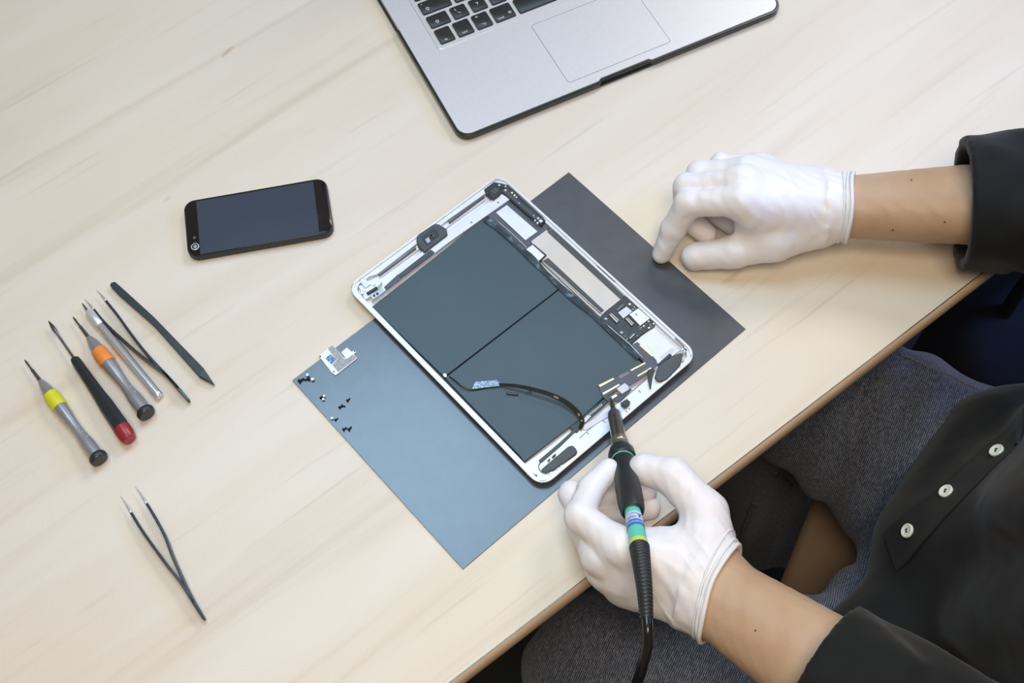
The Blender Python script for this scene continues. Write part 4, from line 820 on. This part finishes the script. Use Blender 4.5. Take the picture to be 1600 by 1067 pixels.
# placket and buttons follow the shirt front
def on_shirt(x, y):
    p = hit(shirt, x, y); return (p, gradn(shirt, p, .004)) if p is not None else (None, None)
def bezel(pxs, w, th, name, m, par, f=shirt, e=.005):
    P_, N_ = [], []
    for x, y in pxs:
        p = hit(f, x, y)
        if p is None: continue
        P_.append(p); N_.append(gradn(f, p, e))
    if len(P_) < 3: return
    P_ = smoothpath(P_, 3); NN = []
    for i in range(len(P_)): a = min(i//3, len(N_)-1); b = min(a+1, len(N_)-1); t = (i % 3)/3; NN.append(N_[a]*(1-t)+N_[b]*t)
    mb = MB(); mb.add(*ribbon(P_, NN, w, th)); o = mb.out(name, m, par); autosmooth(o, 60); return o
bezel([(1340+i*13, 912-i*12.2) for i in range(4, 21)], .034, .0016, 'placket', M['shirt'], sh)
for k, (x, y) in enumerate(((1422, 831), (1481, 771), (1560, 708))):
    p, n = on_shirt(x, y)
    if p is None: continue
    n = n+(-ray(x, y))*(.35 if k else .1); n /= np.linalg.norm(n); p = p+n*.0020
    mb = MB(); mb.add(*lathe(p, p+n*.0026, [(0, .0050), (.2, .0058), (.8, .0058), (1, .0050), (.75, .0036), (.7, .0002)], 24)); b = mb.out('button', M['button'], sh, smooth=False, label='pearly white shirt button'); autosmooth(b, 50)
    d, u, w = frame(n)
    mb = MB()
    for a in (0, 1): c = p+n*.0019+(u if a else -u)*.0011; mb.add(*lathe(c, c+n*.0006, [(0, .0008), (1, .0007)], 8))
    mb.add(*tube([p+n*.0024-u*.0011, p+n*.0030, p+n*.0024+u*.0011], .0004, 6, 3)); mb.out('thread', M['thread'], b)

# jeans
RH, LH = V(432, 392, -195), pz(1400, 1115, -195)
RK, LK = pz(1235, 585, -195), pz(965, 1062, -195); LH = LH+(LK-LH)*.0
RF = P(1195, 825, -.62); LF = LK+np.array([-.02, .02, -.46])
RK = RK+(RK-RH)/np.linalg.norm(RK-RH)*.02
def jeans(p):
    a = cap(p, RH, RK, .098, .076); a = smin(a, cap(p, RK, RF, .070, .052), .03)
    b = cap(p, LH, LK, .096, .078); b = smin(b, cap(p, LK, LF, .070, .052), .03)
    d = np.minimum(a, b); d = smin(d, cap(p, RH, LH, .092, .092), .03)
    w = .0016*np.sin(p[..., 0]*45+4*np.sin(p[..., 1]*18))*np.sin(p[..., 1]*30+p[..., 0]*20)+.0030*np.sin(p[..., 0]*110-p[..., 1]*60+3*np.sin(p[..., 0]*20))*np.exp(-((p[..., 0]-.30)/.10)**2)+.0018*np.sin((p[..., 0]+p[..., 1])*95)
    return np.maximum(d-w, (TZ-.70)-p[..., 2])
v, q = nets(jeans, V(-120, 40, -720), V(560, 680, -80), .0055)
je = mesh('jeans', v, q, M['denim'], person, smooth=True, label='blue denim jeans')
bezel([(1405, 553), (1430, 563), (1460, 577), (1490, 590), (1520, 605), (1550, 620)], .003, .0010, 'seam', M['stitch'], je, jeans)
bezel([(1212, 738), (1235, 758), (1258, 780), (1280, 802)], .004, .0012, 'seam', M['stitch'], je, jeans)
bezel([(1180, 786), (1174, 800), (1168, 815), (1163, 832), (1160, 850), (1158, 866)], .006, .0010, 'seam', M['stitch'], je, jeans)
bezel([(1352, 560), (1345, 590), (1338, 620), (1332, 655), (1328, 690), (1326, 720), (1325, 750)], .0035, .0012, 'seam', M['denim'], je, jeans)

# skin: head, arms, trunk and legs in one mesh
HD = V(545, 235, 560)
hup = np.array([0, 0, 1.]); hf = FN*.92-UP*.38; hf /= np.linalg.norm(hf); hr_ = np.cross(hf, np.cross(FR, hf)*1.); 
def bodysdf(p):
    d = torso(p, -.012)
    d = smin(d, cap(p, V(520, 265, 330), HD-UP*.05, .055, .05), .03)
    for S_, E_ in ((SL, El), (SR, Er)): d = smin(d, cap(p, S_, E_, .050, .038), .02)
    d = smin(d, cap(p, RH, RK, .082, .060), .03); d = smin(d, cap(p, LH, LK, .082, .060), .03)
    d = smin(d, cap(p, RK, RF, .054, .038), .02); d = smin(d, cap(p, LK, LF, .054, .038), .02)
    hd = ell(p, HD+UP*.02, (FN, FR, UP), (.098, .076, .105)); hd = smin(hd, ell(p, HD+FN*.045-UP*.05, (FN, FR, UP), (.055, .05, .055)), .03)
    hd = smin(hd, cap(p, HD+FN*.092+UP*.0, HD+FN*.112-UP*.035, .008, .013), .012)
    for s in (-1, 1):
        hd = smin(hd, ell(p, HD+FR*s*.078-UP*.01, (FN, FR, UP), (.018, .007, .030)), .005)
        hd = np.maximum(hd, -(cap(p, HD+FN*.104+FR*s*.03+UP*.005, HD+FN*.104+FR*s*.03+UP*.005, .012, .012)))
        hd = np.minimum(hd, cap(p, HD+FN*.082+FR*s*.031+UP*.005, HD+FN*.082+FR*s*.031+UP*.005, .0115, .0115))
    hd = np.maximum(hd, -cap(p, HD+FN*.104-FR*.022-UP*.063, HD+FN*.104+FR*.022-UP*.063, .004, .004))
    return smin(d, hd, .015)
v1, q1 = nets(bodysdf, V(-60, 10, -720), V(700, 680, 720), .0085)
armr = lambda p: np.maximum(HR(p, -.0008), -1+0*p[..., 0]); v2, q2 = nets(armr, allr.min(0)-.03, np.maximum(allr.max(0), Sr+axr*.09)+.055, .0024)
v3, q3 = nets(lambda p: HL(p, -.0008), np.minimum(alll.min(0), Sl+axl*.09)-.055, np.maximum(alll.max(0), Sl+axl*.09)+.055, .0024)
mb = MB(); mb.add(v1, [tuple(x) for x in q1]); mb.add(v2, [tuple(x) for x in q2]); mb.add(v3, [tuple(x) for x in q3])
bd = mb.out('body', M['skin'], person, smooth=True, label='bare forearms and hands')
M['mole'] = mat('mole_brown', (.10, .05, .03), .6, noise=((.14, .07, .04), 900, .4, .7))
for x, y, f_ in ((1424, 281, HR), (1476, 347, HR), (1395, 360, HR), (1180, 985, HL)):
    q_ = hit(lambda p: f_(p, -.0008), x, y)
    if q_ is not None: n_ = gradn(lambda p: f_(p, -.0008), q_, .003); v, q = lathe(q_-n_*.0006, q_+n_*.0003, [(0, .0009), (1, .0006)], 10); mesh('mole', v, q, M['mole'], bd)
def hair(p):
    h = ell(p, HD+UP*.028-FN*.012, (FN, FR, UP), (.104, .084, .110)); return np.maximum(h, -ell(p, HD+FN*.075-UP*.045, (FN, FR, UP), (.085, .095, .095)))
v, q = nets(hair, HD-.14, HD+.15, .006); mesh('hair', v, q, M['hairblack'], person, smooth=True)
for nm, K in (('shoe', RF*[1, 1, 0]+[0, 0, .055]), ('shoe', LF*[1, 1, 0]+[0, 0, .055])):
    f = lambda p: np.maximum(smin(cap(p, K-UP*.01, K+FN*.16-UP*.018, .042, .032), cap(p, K, K+UP*.05, .045, .048), .02), (.002-p[..., 2])); v, q = nets(f, K-np.array([.26, .1, .06]), K+np.array([.1, .2, .13]), .006); mesh(nm, v, q, M['black'], person, smooth=True)

# ------------------------------------------------------------------ CHAIR
CC = P(1257, 885, -.30)[:2]+FR[:2]*(-.01)-FN[:2]*.235
ch = root('chair', 'tan padded chair seat between the legs of the seated person', 'chair', (CC[0], CC[1], 0))
CT = math.atan2(FR[1], FR[0])
lv = [[(*xf(q, CC[0], CC[1], CT), z) for q in rring(.47, .50, .11, 8, i)] for i, z in ((.012, TZ-.35), (0, TZ-.338), (0, TZ-.312), (.008, TZ-.302), (.03, TZ-.297))]
ob = mesh('seat', *loft(lv), M['seat'], ch, label='tan seat pad'); autosmooth(ob, 60)
bc = CC-FN[:2]*.27
lv = [[(bc[0]+FR[0]*a-FN[0]*(b+l), bc[1]+FR[1]*a-FN[1]*(b+l), TZ-.20+c) for a, b, c in ((-.2, 0, 0), (.2, 0, 0), (.2, 0, .42), (-.2, 0, .42))] for l in (0, .03)]
ob = mesh('backrest', *loft(lv), M['seat'], ch); bevel(ob, .012, 3)
for s in (-1, 1):
    p0 = np.array([bc[0]+FR[0]*s*.16-FN[0]*.012, bc[1]+FR[1]*s*.16-FN[1]*.012, TZ-.335]); mesh('back_post', *lathe(p0, p0+UP*.2, [(0, .01), (1, .01)], 12), M['legmetal'], ch)
    for t in (-1, 1):
        p0 = np.array([CC[0]+FR[0]*s*.19+FN[0]*t*.19, CC[1]+FR[1]*s*.19+FN[1]*t*.19, 0]); mesh('leg', *lathe(p0, p0+UP*(TZ-.35), [(0, .014), (1, .014)], 12), M['legmetal'], ch)

# ------------------------------------------------------------------ NAVY BAG beside the person, on the floor
bg = root('bag', 'dark navy bag standing in shadow behind the table edge at the right', 'bag', (.60, .72, 0))
f = lambda p: ell(p, np.array([.600, .71, .215]), (np.array([.83, .56, 0]), np.array([-.56, .83, 0]), UP), (.17, .09, .22))-.01*np.sin(p[..., 2]*20+p[..., 0]*25)
v, q = nets(lambda p: np.maximum(f(p), .004-p[..., 2]), (.36, .50, -.01), (.84, .92, .48), .008); mesh('bag_body', v, q, M['navy'], bg, smooth=True)
mb = MB(); mb.add(*tube([(.545, .67, .40), (.565, .69, .47), (.625, .735, .47), (.655, .75, .40)], .008, 10, 6)); mb.out('strap', M['navy'], bg, smooth=True)

# ------------------------------------------------------------------ LIGHT
def area(name, loc, to, sx, sy, power, col, spread=180):
    l = bpy.data.lights.new(name, 'AREA'); l.shape = 'RECTANGLE'; l.size = sx; l.size_y = sy; l.energy = power; l.color = col; l.spread = math.radians(spread)
    o = bpy.data.objects.new(name, l); C.objects.link(o); o.location = loc; o.rotation_euler = (Vector(to)-Vector(loc)).to_track_quat('-Z', 'Y').to_euler(); return o
area('ceiling_light', (-.26, 1.05, TZ+1.75), (-.04, .28, TZ), .85, .75, 4.9, (.44, .72, 1.0), 100)
area('window_light', (1.15, 2.2, TZ+1.9), (.15, .42, TZ), .9, .7, 11, (1.0, .97, .96), 130)
area('back_light', (.05, -.25, TZ+1.95), (.02, .28, TZ), .9, .7, 8.3, (1.0, .83, .64), 110)
area('side_window', (1.9, .95, TZ+.95), (.40, .52, TZ-.05), .6, .5, 4.0, (.18, .38, 1.0), 80)
w = bpy.data.worlds.new('room'); bpy.context.scene.world = w; w.use_nodes = True
w.node_tree.nodes['Background'].inputs[0].default_value = (1.0, .86, .70, 1); w.node_tree.nodes['Background'].inputs[1].default_value = .18
vs = bpy.context.scene.view_settings; vs.view_transform = 'Standard'; vs.look = 'None'; vs.exposure = .04; vs.gamma = 1; vs.use_curve_mapping = False
